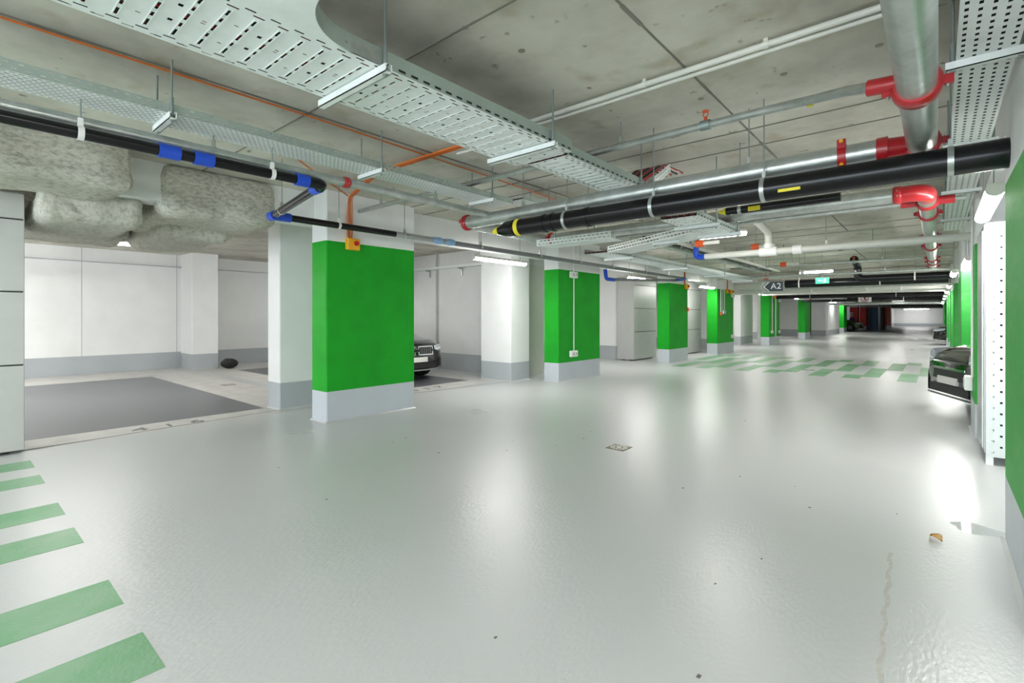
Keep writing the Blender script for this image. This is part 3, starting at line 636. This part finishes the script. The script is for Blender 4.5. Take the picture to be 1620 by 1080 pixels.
for q, (x, rr, m, lab) in enumerate(((-3.55, .045, 'galv', 'thick galvanised pipe above and right of the long left tray'), (-3.38, .022, 'black_pipe', 'thin dark pipe beside the long left tray'), (-3.2, .03, 'pvc', 'pale pipe rightmost of the run beside the long left tray'))):
    pipe_thing('service_pipe', [(x, 7.0, 2.55), (x, 14.6, 2.55)], rr, m, lab, seg=12, clamps=[((x, 8.4, 2.55), 'y'), ((x, 12.2, 2.55), 'y')])
for (x, y, z), lab in (((-2.86, 7.9, 2.5), 'first orange fire collar on the ceiling pipes, nearest the short lamp'), ((-2.3, 8.9, 2.5), 'second orange fire collar, below the pale riser'), ((-2.35, 10.0, 2.5), 'third orange fire collar over the aisle'),
                     ((-2.6, 12.3, 2.5), 'fourth orange fire collar, above the one by the A2 sign'), ((-3.6, 15.0, 2.42), 'orange fire collar just above the A2 sign')):
    e = empty('fire_collar', (x, y, z), lab, 'pipe collar', 'orange collars over the left of the aisle')
    k = MB(); k.tube([(x-.06, y, z), (x+.06, y, z)], .055, 'orange_pipe', 16); k.build('collar', e)
    k = MB(); k.tube([(x, y, z+.05), (x, y, CZ)], .006, 'steel_dark', 8); k.build('rod', e)
    k = MB(); k.tube([(x+.06, y, z), (x+.3, y, z)], .03, 'pvc', 12); k.build('pipe_stub', e)
e = empty('cable_tray', (-5.2, 26, 2.45), 'far tray with bunched cables left of the far ceiling', 'cable tray')
k = MB(); k.box(-5.4, -5.0, 21.1, 48, 2.42, 2.425, 'galv_tray'); k.build('tray_base', e)
k = MB(); k.box(-5.4, -5.397, 21.1, 48, 2.42, 2.5, 'galv_green'); k.box(-5.0, -4.997, 21.1, 48, 2.42, 2.5, 'galv_green'); k.build('side_flange', e)

def perf_tray(x0, x1, y0, y1, z, lab, h, cols, bars, side='galv_green', nside=2, sl=.022, pitch=.035, slw=.010):
    e = empty('perforated_tray', ((x0+x1)/2, (y0+y1)/2, z), lab, 'cable tray')
    k = MB(); perf(k, (x0, y0, z), (0, 1, 0), (1, 0, 0), y1-y0, rows_even(x1-x0, cols, slw, sl, pitch), 'galv_tray', x1-x0); k.build('tray_base', e, solid=.0012)
    for x in (x0, x1):
        k = MB(); perf(k, (x, y0, z), (0, 1, 0), (0, 0, 1), y1-y0, rows_even(h, nside, .008, sl, pitch*1.6), side, h); k.build('side_flange', e, solid=.0012)
    k = MB(); k.box(x0+.01, x1-.01, y0, y1, z+.012, z+.016, 'dark'); k.build('shade_bed', e, label='dark sheet standing in for shade behind the slots', kind='stuff')  # dark sheet added so the perforations read as shaded
    for b_ in bars: crossbar(e, x0-.04, x1+.04, b_, z-.042, rods=(1, 1))
    return e
perf_tray(-3.93, -3.64, -2, 4.25, 2.62, 'perforated tray along the left, directly above the long thin pipe', .06, 9, (-.9, .96, 2.5, 3.9))
perf_tray(-3.9, -3.62, 4.4, 5.1, 2.7, 'short perforated tray piece stepped up behind the long left tray', .05, 9, (4.9,))
perf_tray(.07, .29, .6, 9.8, 2.62, 'perforated tray overhead beside the right pillars', .02, 5, (1.6, 3.32, 4.9, 6.7, 8.6), side='galv_tray', nside=1, sl=.028, pitch=.06, slw=.014)
# trays in the second left bay
e = empty('wall_tray', (-10, 8.3, 2.5), 'narrow tray bracketed high on the partition behind the black car', 'cable tray')
k = MB(); perf(k, (-13, 8.3, 2.55), (1, 0, 0), (0, 1, 0), 5.6, rows_even(.14, 3, .01, .05, .08), 'galv_tray', .14); k.box(-13, -7.4, 8.298, 8.302, 2.55, 2.61, 'galv_tray'); k.build('tray_base', e, solid=.0015)
for x in (-11.5, -10.1, -8.9): k = MB(); k.box(x, x+.04, 8.3, 8.45, 2.51, 2.545, 'galv'); k.box(x, x+.04, 8.42, 8.45, 2.36, 2.51, 'galv'); k.build('bracket', e)
k = MB(); perf(k, (-9.83, 8.38, .1), (0, 0, 1), (1, 0, 0), 2.85, rows_even(.05, 1, .012, .03, .05), 'galv_tray', .05); k.box(-9.83, -9.828, 8.38, 8.44, .1, 2.95, 'galv'); k.box(-9.85, -9.76, 8.38, 8.45, 0, .1, 'galv')
k.build('steel_upright', solid=.0015, label='slotted steel upright standing behind the black car', cat='post')

# ------------------------------------------------------------------ sprayed insulation on ducts in the empty bay
def wool(x0, x1, y0, y1, z0, z1, lab, m='wool', seed=0, amp=.03, rr=.11):
    n = 26; vs = []; fs = []; k = MB()
    cx, cy, cz = (x0+x1)/2, (y0+y1)/2, (z0+z1)/2; hx, hy, hz = (x1-x0)/2, (y1-y0)/2, (z1-z0)/2
    for f in range(6):
        base = len(vs)
        for i in range(n+1):
            for j in range(n+1):
                a = -1+2*i/n; b = -1+2*j/n
                p = {0: (a, b, 1), 1: (a, b, -1), 2: (1, a, b), 3: (-1, a, b), 4: (a, 1, b), 5: (a, -1, b)}[f]
                q = Vector((p[0]*hx, p[1]*hy, p[2]*hz))
                c = Vector((max(-hx+rr, min(hx-rr, q.x)), max(-hy+rr, min(hy-rr, q.y)), max(-hz+rr, min(hz-rr, q.z))))
                d = (q-c); nrm = d.normalized() if d.length > 1e-6 else Vector(p).normalized()
                q = c+nrm*rr if d.length > rr else q
                w = Vector((cx, cy, cz))+q
                s_ = noise.noise(w*2.3+Vector((seed, 0, 0)))*amp*1.6+noise.noise(w*9+Vector((0, seed, 0)))*amp*.5+noise.noise(w*26)*amp*.3
                w = w+nrm*s_; w.z = min(w.z, CZ-.012); vs.append(w)
        for i in range(n):
            for j in range(n):
                t = (base+i*(n+1)+j, base+(i+1)*(n+1)+j, base+(i+1)*(n+1)+j+1, base+i*(n+1)+j+1)
                fs.append(t if f in (0, 3, 4) else t[::-1])
    k.add(vs, fs, m, True); return k.build('casing', lab, label=None)
e = empty('sprayed_duct', (-6.5, 0, 2.4), 'rough grey sprayed ducts stacked in the upper left corner over the locker', 'insulated duct')
wool(-6.55, -5.62, -3, 1.19, 2.5, 2.96, e, seed=1)
wool(-8.3, -6.3, .62, 1.42, 2.27, 2.6, e, 'wool_low', seed=2)
wool(-8.9, -8.1, -1.5, 1.7, 2.31, 2.96, e, 'wool', seed=3)
e = empty('sprayed_duct', (-7.2, 2.3, 2.4), 'rough sprayed duct casing beside the blue elbow pipe', 'insulated duct')
wool(-7.9, -6.09, 1.55, 2.72, 2.43, 2.97, e, seed=4, m='wool')
wool(-8.6, -7.0, 1.72, 2.5, 2.3, 2.62, e, 'wool_low', seed=5)

# ------------------------------------------------------------------ signs
e = empty('direction_sign', (-3.75, 16.6, 2.1), 'dark sign with a left chevron and the white characters A2', 'sign')
y = 16.6; k = MB(); k.prism([(-4.02, 2.25), (-3.87, 2.39), (-3.52, 2.39), (-3.52, 2.11), (-3.87, 2.11)], 'y', y, y+.03, 'sign_dark'); k.build('board', e)
k = MB(); k.prism([(-4.03, 2.25), (-3.89, 2.39), (-3.93, 2.39), (-4.08, 2.25), (-3.93, 2.11), (-3.89, 2.11)], 'y', y-.002, y+.03, 'sign_white')
k.prism([(-4.09, 2.25), (-3.945, 2.39), (-3.97, 2.39), (-4.11, 2.25), (-3.97, 2.11), (-3.945, 2.11)], 'y', y-.002, y+.03, 'sign_dark')
k.prism([(-4.115, 2.25), (-3.975, 2.39), (-4.01, 2.39), (-4.14, 2.25), (-4.01, 2.11), (-3.975, 2.11)], 'y', y-.002, y+.03, 'sign_white'); k.build('chevron', e, label='white chevron')
text_mesh('lettering', 'A2', .25, Matrix.Translation((-3.71, y-.003, 2.255)) @ Matrix.Rotation(pi/2, 4, 'X'), 'sign_white', e, .002, label='white characters A2')
for x in (-3.9, -3.58): k = MB(); k.tube([(x, y+.015, 2.38), (x, y+.015, 3.148)], .004, 'steel_dark', 6); k.build('rod', e)
e.location = (-3.34, 14.77, 2.0175); e.scale = (.89, .89, .89)
e = empty('exit_sign', (-2.26, 15.0, 2.2), 'small lit green exit sign hanging under the pipes', 'sign')
k = MB(); k.box(-2.42, -2.12, 15.0, 15.04, 2.2, 2.35, 'exit_green'); k.build('panel', e)
k = MB(); yy = 14.992
k.box(-2.34, -2.27, yy, 15.0, 2.265, 2.28, 'exit_white'); k.prism([(-2.36, 2.272), (-2.33, 2.295), (-2.33, 2.25)], 'y', yy, 15.0, 'exit_white')
k.box(-2.22, -2.2, yy, 15.0, 2.23, 2.3, 'exit_white'); k.prism([(-2.24, 2.22), (-2.215, 2.26), (-2.19, 2.22), (-2.2, 2.22), (-2.215, 2.24), (-2.23, 2.22)], 'y', yy, 15.0, 'exit_white')
k.tube([(-2.2, yy, 2.315), (-2.2, 15.0, 2.315)], .011, 'exit_white', 10); k.prism([(-2.24, 2.28), (-2.21, 2.3), (-2.18, 2.27), (-2.19, 2.26), (-2.21, 2.285), (-2.235, 2.265)], 'y', yy, 15.0, 'exit_white')
k.build('pictogram', e, label='white arrow and running figure'); k = MB(); k.tube([(-2.27, 15.02, 2.35), (-2.27, 15.02, CZ)], .005, 'steel_dark', 6); k.build('rod', e)
e = empty('prohibition_sign', (-2.7, 30, 2.1), 'white square sign with a red circle, hanging far down the aisle', 'sign')
k = MB(); k.box(-2.95, -2.42, 29.5, 29.53, 2.04, 2.4, 'sign_white'); k.build('board', e)
k = MB(); 
ring = [(-2.685+.15*cos(a), 29.49, 2.22+.15*sin(a)) for a in [2*pi*i/28 for i in range(29)]]
k.tube(ring, .014, 'sign_red', 8, cap=False); k.tube([(-2.79, 29.49, 2.32), (-2.58, 29.49, 2.12)], .012, 'sign_red', 8); k.build('red_circle', e, label='red circle with a slash')
k = MB(); k.tube([(-2.685, 29.485, 2.3), (-2.685, 29.49, 2.3)], .02, 'dark', 10); k.prism([(-2.75, 2.27), (-2.62, 2.27), (-2.62, 2.25), (-2.665, 2.25), (-2.64, 2.13), (-2.66, 2.13), (-2.685, 2.2), (-2.71, 2.13), (-2.73, 2.13), (-2.705, 2.25), (-2.75, 2.25)], 'y', 29.485, 29.5, 'dark')
k.build('figure', e, label='black figure'); 
for x in (-2.85, -2.5): k = MB(); k.tube([(x, 29.51, 2.4), (x, 29.51, CZ)], .005, 'steel_dark', 6); k.build('rod', e)

# ------------------------------------------------------------------ small wall fittings
FX = -5.85
def stop_box(y, z, lab, s=1):
    e = empty('stop_box', (FX, y, z), lab, 'switch box', 'yellow emergency stop boxes on the left pillars')
    k = MB(); k.box(FX+.002, FX+.075*s, y-.09*s, y+.09*s, z-.075*s, z+.075*s, 'yellow', .008); k.build('housing', e)
    k = MB(); k.tube([(FX+.075*s, y+.02, z+.01), (FX+.1*s, y+.02, z+.01), (FX+.115*s, y+.02, z+.01)], .035*s, 'button_red', 18, rs=[.024*s, .034*s, .03*s]); k.build('button', e, label='round red button')
    return e
SB = stop_box(3.56, 2.29, 'yellow stop box with red button on the nearest green pillar')
for y, z, lab in ((14.95, 2.25, 'yellow box at the top of the third green pillar'), (18.8, 2.27, 'left yellow box on the fourth green pillar'), (19.3, 2.25, 'right yellow box on the fourth green pillar'),
                  (25.75, 2.27, 'yellow box on the pillar below the A2 sign'), (34.45, 2.28, 'yellow box on the narrow pillar by the maroon door')):
    put(SB, FX, y, z, lab)
for y, lab in ((14.85, 'orange cable dropping to the yellow box of the third green pillar'), (18.9, 'orange cable dropping to the boxes of the fourth green pillar'), (34.35, 'orange cable dropping to the far yellow box')):
    k = MB(); k.tube([(FX+.02, y, 2.32), (FX+.02, y, 2.92)], .02, 'orange_pipe', 8); k.build('drop_cable', label=lab, cat='cable')
def white_box(y, z, lab, x=FX, s=1):
    e = empty('light_box', (x, y, z), lab, 'fitting', 'small white boxes on the pillars')
    k = MB(); k.box(x+.002*s, x+.05*s, y-.085, y+.085, z-.045, z+.045, 'white_plastic', .008) if s > 0 else k.box(x-.05, x-.002, y-.085, y+.085, z-.045, z+.045, 'white_plastic', .008); k.build('housing', e)
    k = MB(); f = x+.05*s
    for d_ in (-.03, .035): k.tube([(f, y+d_, z), (f+.008*s, y+d_, z)], .022, 'cabinet', 14)
    k.tube([(f, y, z), (f+.012*s, y, z)], .01, 'sign_white', 10); k.build('lens', e, label='grey lens')
    return e
WB = white_box(8.76, 2.22, 'upper white box on the second green pillar'); WB.scale = (1.3, 1.5, 1.45)
for y, z, lab in ((8.76, .56, 'lower white box on the second green pillar'), (19.45, 2.12, 'upper white box on the fourth green pillar'), (19.45, .6, 'lower white box on the fourth green pillar'),
                  (26.7, 2.1, 'upper white box on the pillar below the A2 sign'), (26.7, .6, 'lower white box on the pillar below the A2 sign'), (25.3, .62, 'white socket low on the pillar below the A2 sign')):
    put(WB, FX, y, z, lab)
def conduit(pts, lab, r=.011, m='white_plastic'): k = MB(); k.tube(pts, r, m, 8); return k.build('conduit', label=lab, cat='conduit')
conduit([(FX+.012, 8.80, .6), (FX+.012, 8.80, 2.9)], 'thin white vertical conduit on the second green pillar')
conduit([(FX+.012, 15.08, 1.6), (FX+.012, 15.08, 2.3)], 'white conduit on the third green pillar')
conduit([(FX+.012, 19.6, .6), (FX+.012, 19.6, 2.3)], 'white conduit at the far edge of the fourth green pillar', .014)
conduit([(FX+.012, 25.4, .65), (FX+.012, 25.4, 2.9)], 'white conduit below the A2 sign, left one', .02)
conduit([(FX+.012, 26.0, .4), (FX+.012, 26.0, 2.25)], 'white conduit below the A2 sign, right one', .035)
conduit([(-5.73, 39.8, .1), (-5.73, 39.8, 2.4)], 'thin conduit on the far white wall pillar', .03)
conduit([(-6.66, 27.75, 1.75), (-6.66, 27.75, 2.45), (-6.66, 31, 2.5)], 'dark bent conduit above the small electric cabinet', .03, 'dark')
for q, (y, z) in enumerate(((18.15, 1.5), (18.35, 1.55), (18.55, 1.55))):
    k = MB(); k.tube([(FX+.02, y, z), (FX+.02, y, 2.3)], .014, 'white_plastic', 8)
    lab = ['left', 'middle', 'right'][q]
    k.box(FX+.002, FX+.06, y-.05, y+.05, z-.12, z, ('orange_pipe', 'white_plastic', 'pale_blue')[q], .01); k.build('pull_cord', label='%s one of the three short cables on the fourth green pillar' % lab, cat='cable')
k = MB(); k.box(FX+.002, FX+.06, 15.02, 15.12, 1.5, 1.62, 'orange_pipe', .01); k.build('call_point', label='small red call point on the third green pillar', cat='switch')
k = MB(); k.box(-6.7, -6.62, 27.8, 28.5, 1.15, 1.75, 'pvc', .01); k.box(-6.62, -6.6, 28.3, 28.45, 1.2, 1.7, 'cabinet'); k.box(-7.1, -6.7, 27.8, 28.5, 0, CZ, 'white_wall'); k.build('electric_cabinet', label='white cabinet on the white pier right of the A2 pillar', cat='cabinet')
# sockets and conduit on the right, behind the cabinet
e = empty('socket', (.31, 7.75, .6), 'white socket box low on the green strip beside the perforated cabinet', 'socket')
k = MB(); k.box(.235, .308, 7.68, 7.9, .5, .66, 'white_plastic', .01); k.build('housing', e); k = MB(); k.box(.228, .236, 7.72, 7.86, .53, .63, 'cabinet', .003); k.build('face', e)
conduit([(.298, 7.62, .66), (.298, 7.62, 2.6)], 'pale vertical conduit beside the perforated cabinet', .012)
# floor drains
def drain(x, y, s, lab):
    e = empty('floor_drain', (x, y, 0), lab, 'drain')
    k = MB(); k.box(x-s, x+s, y-s, y+s, 0, .004, 'drain_metal'); k.build('frame', e)
    k = MB(); n = 14
    for i in range(n):
        a = 2*pi*i/n; da = .13
        k.add([(x+s*rr*cos(a+t), y+s*rr*sin(a+t), .0052) for rr, t in ((.45, -da), (.9, -da*.9), (.9, da*.9), (.45, da))], [(0, 1, 2, 3)], 'pvc')
    k.tube([(x, y, .004), (x, y, .006)], s*.25, 'pvc', 14); k.build('grate', e, label='round slotted grate')
drain(-2.48, 4.57, .1, 'square rusty floor drain in the middle of the aisle')
drain(-10.6, 3.75, .11, 'small floor drain on the pale floor of the empty bay')
drain(-2.45, 14.27, .12, 'dark floor drain on the green checker crossing')
# leaf, puddle, bag
e = MB(); vs = []; fs = []
for i in range(9):
    t = i/8; w = .042*sin(pi*min(1, t*.95+.05)); x = -.03+.07*t; z0 = .008+.012*sin(pi*t)
    for s_, dz in ((-1, .012), (0, 0), (1, .014)): vs.append((-.01+x*.8+s_*w*.5, 3.93-x*.9+s_*w*.7, z0+dz))
for i in range(8):
    for j in range(2): fs.append((i*3+j, i*3+j+1, (i+1)*3+j+1, (i+1)*3+j))
e.add(vs, fs, 'leaf', True); e.build('dry_leaf', solid=.001, label='curled yellow-brown dry leaf on the floor near the right pillar', cat='leaf')
e = MB(); n = 28; e.add([(.2+.13*cos(2*pi*i/n)*(1+.12*sin(5*2*pi*i/n)), 4.3+.1*sin(2*pi*i/n)*(1+.2*cos(3*2*pi*i/n)), .0022) for i in range(n)], [tuple(range(n))], 'water')
e.build('puddle', label='small shiny puddle at the foot of the nearest right pillar', cat='puddle')
k = MB(); k.ball((-13.9, 4.95, .13), .17, 'rubber', 10, (1, 1.2, .75)); k.ball((-13.8, 4.85, .17), .1, 'dark', 8); k.build('black_bag', label='small black bag on the floor beside the rear white pillar', cat='bag')

# ------------------------------------------------------------------ cars
def lerp(tab, x):
    if x <= tab[0][0]: return tab[0][1]
    for (a, p), (b, q) in zip(tab, tab[1:]):
        if x <= b:
            t = (x-a)/(b-a); t = t*t*(3-2*t) if False else t; return p+(q-p)*t
    return tab[-1][1]
def smooth(tab, x, h=.06): return sum(lerp(tab, x+d*h) for d in (-1.5, -.75, 0, .75, 1.5))/5
def make_car(kind, paint='car_paint'):
    """nose at x=0 pointing to -x, tail at x=Lc; built about the origin"""
    if kind == 'sedan':
        Lc, hw = 4.7, .91; top = [(0, .66), (.06, .77), (.25, .84), (.9, .97), (1.45, 1.05), (2.1, 1.36), (2.5, 1.43), (3.2, 1.42), (3.9, 1.15), (4.1, 1.08), (4.6, 1.03), (4.7, .7)]
        belt = [(0, .62), (.3, .76), (1.3, .92), (3.8, .99), (4.7, .9)]
    else:
        Lc, hw = 4.85, .95; top = [(0, .70), (.05, .80), (.2, .88), (.9, 1.02), (1.5, 1.10), (2.1, 1.5), (2.5, 1.62), (3.6, 1.62), (4.5, 1.3), (4.75, 1.1), (4.85, .8)]
        belt = [(0, .66), (.3, .82), (1.3, .98), (3.8, 1.08), (4.85, .95)]
    wid = [(0, .60), (.02, .68), (.06, .76), (.13, .84), (.25, .90), (.45, .955), (.9, 1.0), (3.9, 1.0), (4.4, .95), (Lc-.12, .86), (Lc, .7)]
    W_ = lambda x: lerp(wid, x)*hw
    wr = .34; wx = (.88, Lc-1.02)
    root = empty('car', (0, 0, 0), '', 'car')
    xs = sorted(set([0, .015, .04, .08, .13, .2, .3]+[.4+i*.075 for i in range(int((Lc-.6)/.075))]+[Lc-.2, Lc-.1, Lc-.04, Lc]))
    vs = []; rings = []; half = 15
    for x in xs:
        w = W_(x); zt = smooth(top, x, .05 if x > .3 else .01); zb = .22 if .15 < x < Lc-.15 else .26
        zl = min(smooth(belt, x, .02), zt-.05); arch = 0
        for c in wx:
            if abs(x-c) < wr+.05: arch = max(arch, wr+sqrt((wr+.05)**2-(x-c)**2))
        sb = max(zb, arch); cab = max(0, min(1, (zt-zl-.16)/.25)); wt = (w*.97)*(1-cab)+(w*.66)*cab
        P = [(0, zb), (w*.55, zb), (w*.86 if not arch else w*.72, zb), (w*.955, sb), (w*.99, sb+(zl-sb)*.2), (w, sb+(zl-sb)*.45), (w*.995, sb+(zl-sb)*.7), (w*.975, sb+(zl-sb)*.9), (w*.95, zl),
             (w*.93*(1-cab)+(w*.9)*cab, zl+(zt-zl)*.12), (w*.86*(1-cab)+(w*.82)*cab, zl+(zt-zl)*.5), (w*.74*(1-cab)+w*.75*cab, zl+(zt-zl)*.82), (w*.55, zl+(zt-zl)*.95), (w*.28, zl+(zt-zl)*.99), (0, zt)]
        r_ = [(x, y, z) for y, z in P]+[(x, -y, z) for y, z in P[-2:0:-1]]
        rings.append(len(vs)); vs += r_
    N = len(r_); fs = [[], []]
    for i in range(len(xs)-1):
        for j in range(N):
            a = rings[i]+j; b = rings[i]+(j+1) % N; c = rings[i+1]+(j+1) % N; d = rings[i+1]+j
            xm = (xs[i]+xs[i+1])/2; zt = lerp(top, xm); zl = lerp(belt, xm); jj = j if j < half-1 else N-1-j
            glass = zt-zl > .22 and 8 < jj < 11 and 1.55 < xm < 4.2
            wind = (1.5 < xm < 2.15 or 3.3 < xm < 4.0) and 10 <= jj and zt-zl > .1
            fs[1 if (glass or wind) else 0].append((a, b, c, d))
    k = MB(); k.add(vs, fs[0]+[tuple(range(N))[::-1], tuple(rings[-1]+q for q in range(N))], paint, True); body = k.build('body', root)
    k = MB(); k.add(vs, fs[1], 'car_glass', True); g = k.build('windows', root)
    inv = lambda y: next((x for x in [i*.004 for i in range(250)] if W_(x) >= abs(y)+.012), .9)
    def patch(name, y0, y1, z0, z1, m, off=.012, n=10, slant=0, lab=None, tilt=.1, parent=None):
        p = MB(); v = []; f = []
        for layer in (0, 1):
            for i in range(n+1):
                for j in range(5):
                    y = y0+(y1-y0)*i/n; z = z0+(z1-z0)*j/4; z += slant*(abs(y)-abs(y0))
                    zc = lerp(top, inv(y)); x = inv(y)-off+max(0, z-.45)*tilt+(0 if layer == 0 else .03); v.append((x, y, z))
        q = (n+1)*5
        for i in range(n):
            for j in range(4):
                a = i*5+j; f.append((a, a+5, a+6, a+1)); f.append((q+a, q+a+1, q+a+6, q+a+5))
        for i in range(n): f.append((i*5, q+i*5, q+i*5+5, i*5+5)); f.append((i*5+4, i*5+9, q+i*5+9, q+i*5+4))
        for j in range(4): f.append((j, j+1, q+j+1, q+j)); f.append((n*5+j, q+n*5+j, q+n*5+j+1, n*5+j+1))
        p.add(v, f, m); return p.build(name, parent or root, label=lab)
    H_ = 0 if kind == 'sedan' else .1
    for s_ in (-1, 1):
        if kind == 'sedan':
            gr = patch('grille', s_*.04, s_*.42, .54, .73, 'chrome', .016, lab='chrome rimmed twin grille'); patch('grille_mesh', s_*.065, s_*.395, .56, .71, 'intake', .022, parent=gr)
            for q in range(6): patch('grille_slat', s_*(.09+.05*q), s_*(.1+.05*q), 0.56, .71, 'alloy', .028, n=1, parent=gr)
        hl = patch('headlight', s_*.47, s_*(hw-.07), .61+H_*.2, .73+H_, 'lamp_glass', .014, slant=.12, lab='clear headlight'); 
        patch('light_strip', s_*.5, s_*(hw-.12), .65+H_*.8, .665+H_*.8, 'sign_white', .02, slant=.12, parent=hl)
        patch('side_intake', s_*.58, s_*(hw-.12), .28, .45+H_, 'intake', .014)
        patch('intake_trim', s_*.56, s_*(hw-.1), .26, .285, paint if kind != 'sedan' else 'alloy', .018)
    if kind != 'sedan':
        gr = patch('grille', -.42, .42, .46, .74, 'intake', .014, lab='black grille'); patch('grille_bar', -.4, .4, .6, .63, 'chrome', .03, parent=gr)
    patch('lower_intake', -.52, .52, .27, .38, 'intake', .012); patch('license_plate', -.26, .26, .40, .50, 'plate', .03, lab='pale blurred licence plate')
    patch('lip', -.6, .6, .22, .245, 'alloy' if kind == 'sedan' else paint, .02)
    for c in wx:
        for s_ in (-1, 1):
            y = s_*(hw-.115); t = MB(); t.tube([(c, y-s_*.1, wr), (c, y-s_*.09, wr), (c, y+s_*.08, wr), (c, y+s_*.1, wr)], wr, 'rubber', 32, rs=[wr-.03, wr, wr, wr-.03]); wh = t.build('wheel', root)
            t = MB(); t.tube([(c, y+s_*.095, wr), (c, y+s_*.105, wr)], wr*.66, 'intake', 24)
            for q in range(5):
                a = 2*pi*q/5; t.add([(c+cos(a+d_)*rr, y+s_*.11, wr+sin(a+d_)*rr) for rr, d_ in ((.03, -.8), (wr*.64, -.14), (wr*.64, .14), (.03, .8))], [(0, 1, 2, 3)], 'alloy')
            t.build('rim', wh, solid=.01)
    for s_ in (-1, 1):
        k = MB(); k.ball((1.95, s_*(hw+.06), lerp(belt, 2)+.1), .1, paint, 8, (.6, 1.1, .75)); k.build('mirror', root)
    k = MB(); k.add([(.35+.2*i, s_*(.35+.03*i), lerp(top, .35+.2*i)+.004) for i in range(6) for s_ in (-1, 1)], [], paint); 
    # bonnet creases
    for s_ in (-1, 1):
        k.tube([(.22+.2*i, s_*(.42+.04*i), lerp(top, .22+.2*i)-.012-.02*(1-i/6)) for i in range(7)], .014, paint, 8)
    k.build('bonnet_crease', root)
    return root
def place(car, x, y, rz, lab, group=None):
    car.location = (x, y, 0); car.rotation_euler.z = rz; car['label'] = lab
    if group: car['group'] = group
A = make_car('sedan'); place(A, -8.12, 6.45, pi, 'black saloon car parked nose out behind the nearest green pillar')
B = make_car('suv'); place(B, .12, 9.25, radians(22), 'black car nosing out from the right, beside the perforated cabinet')
C1 = copy_tree(A); place(C1, -.15, 31.6, 0, 'nearer one of the two far black cars on the right')
C2 = copy_tree(A); place(C2, -.05, 35.3, 0, 'farther one of the two far black cars on the right')
C3 = copy_tree(A); place(C3, -6.35, 48.0, pi, 'dark car tail peeping out before the farthest green pillar')
C4 = make_car('sedan', 'olive_paint'); place(C4, -5.2, 55.3, pi, 'olive green car below the dark red pier at the end of the aisle')
for o in bpy.data.objects:
    if '_o' in o: del o['_o']
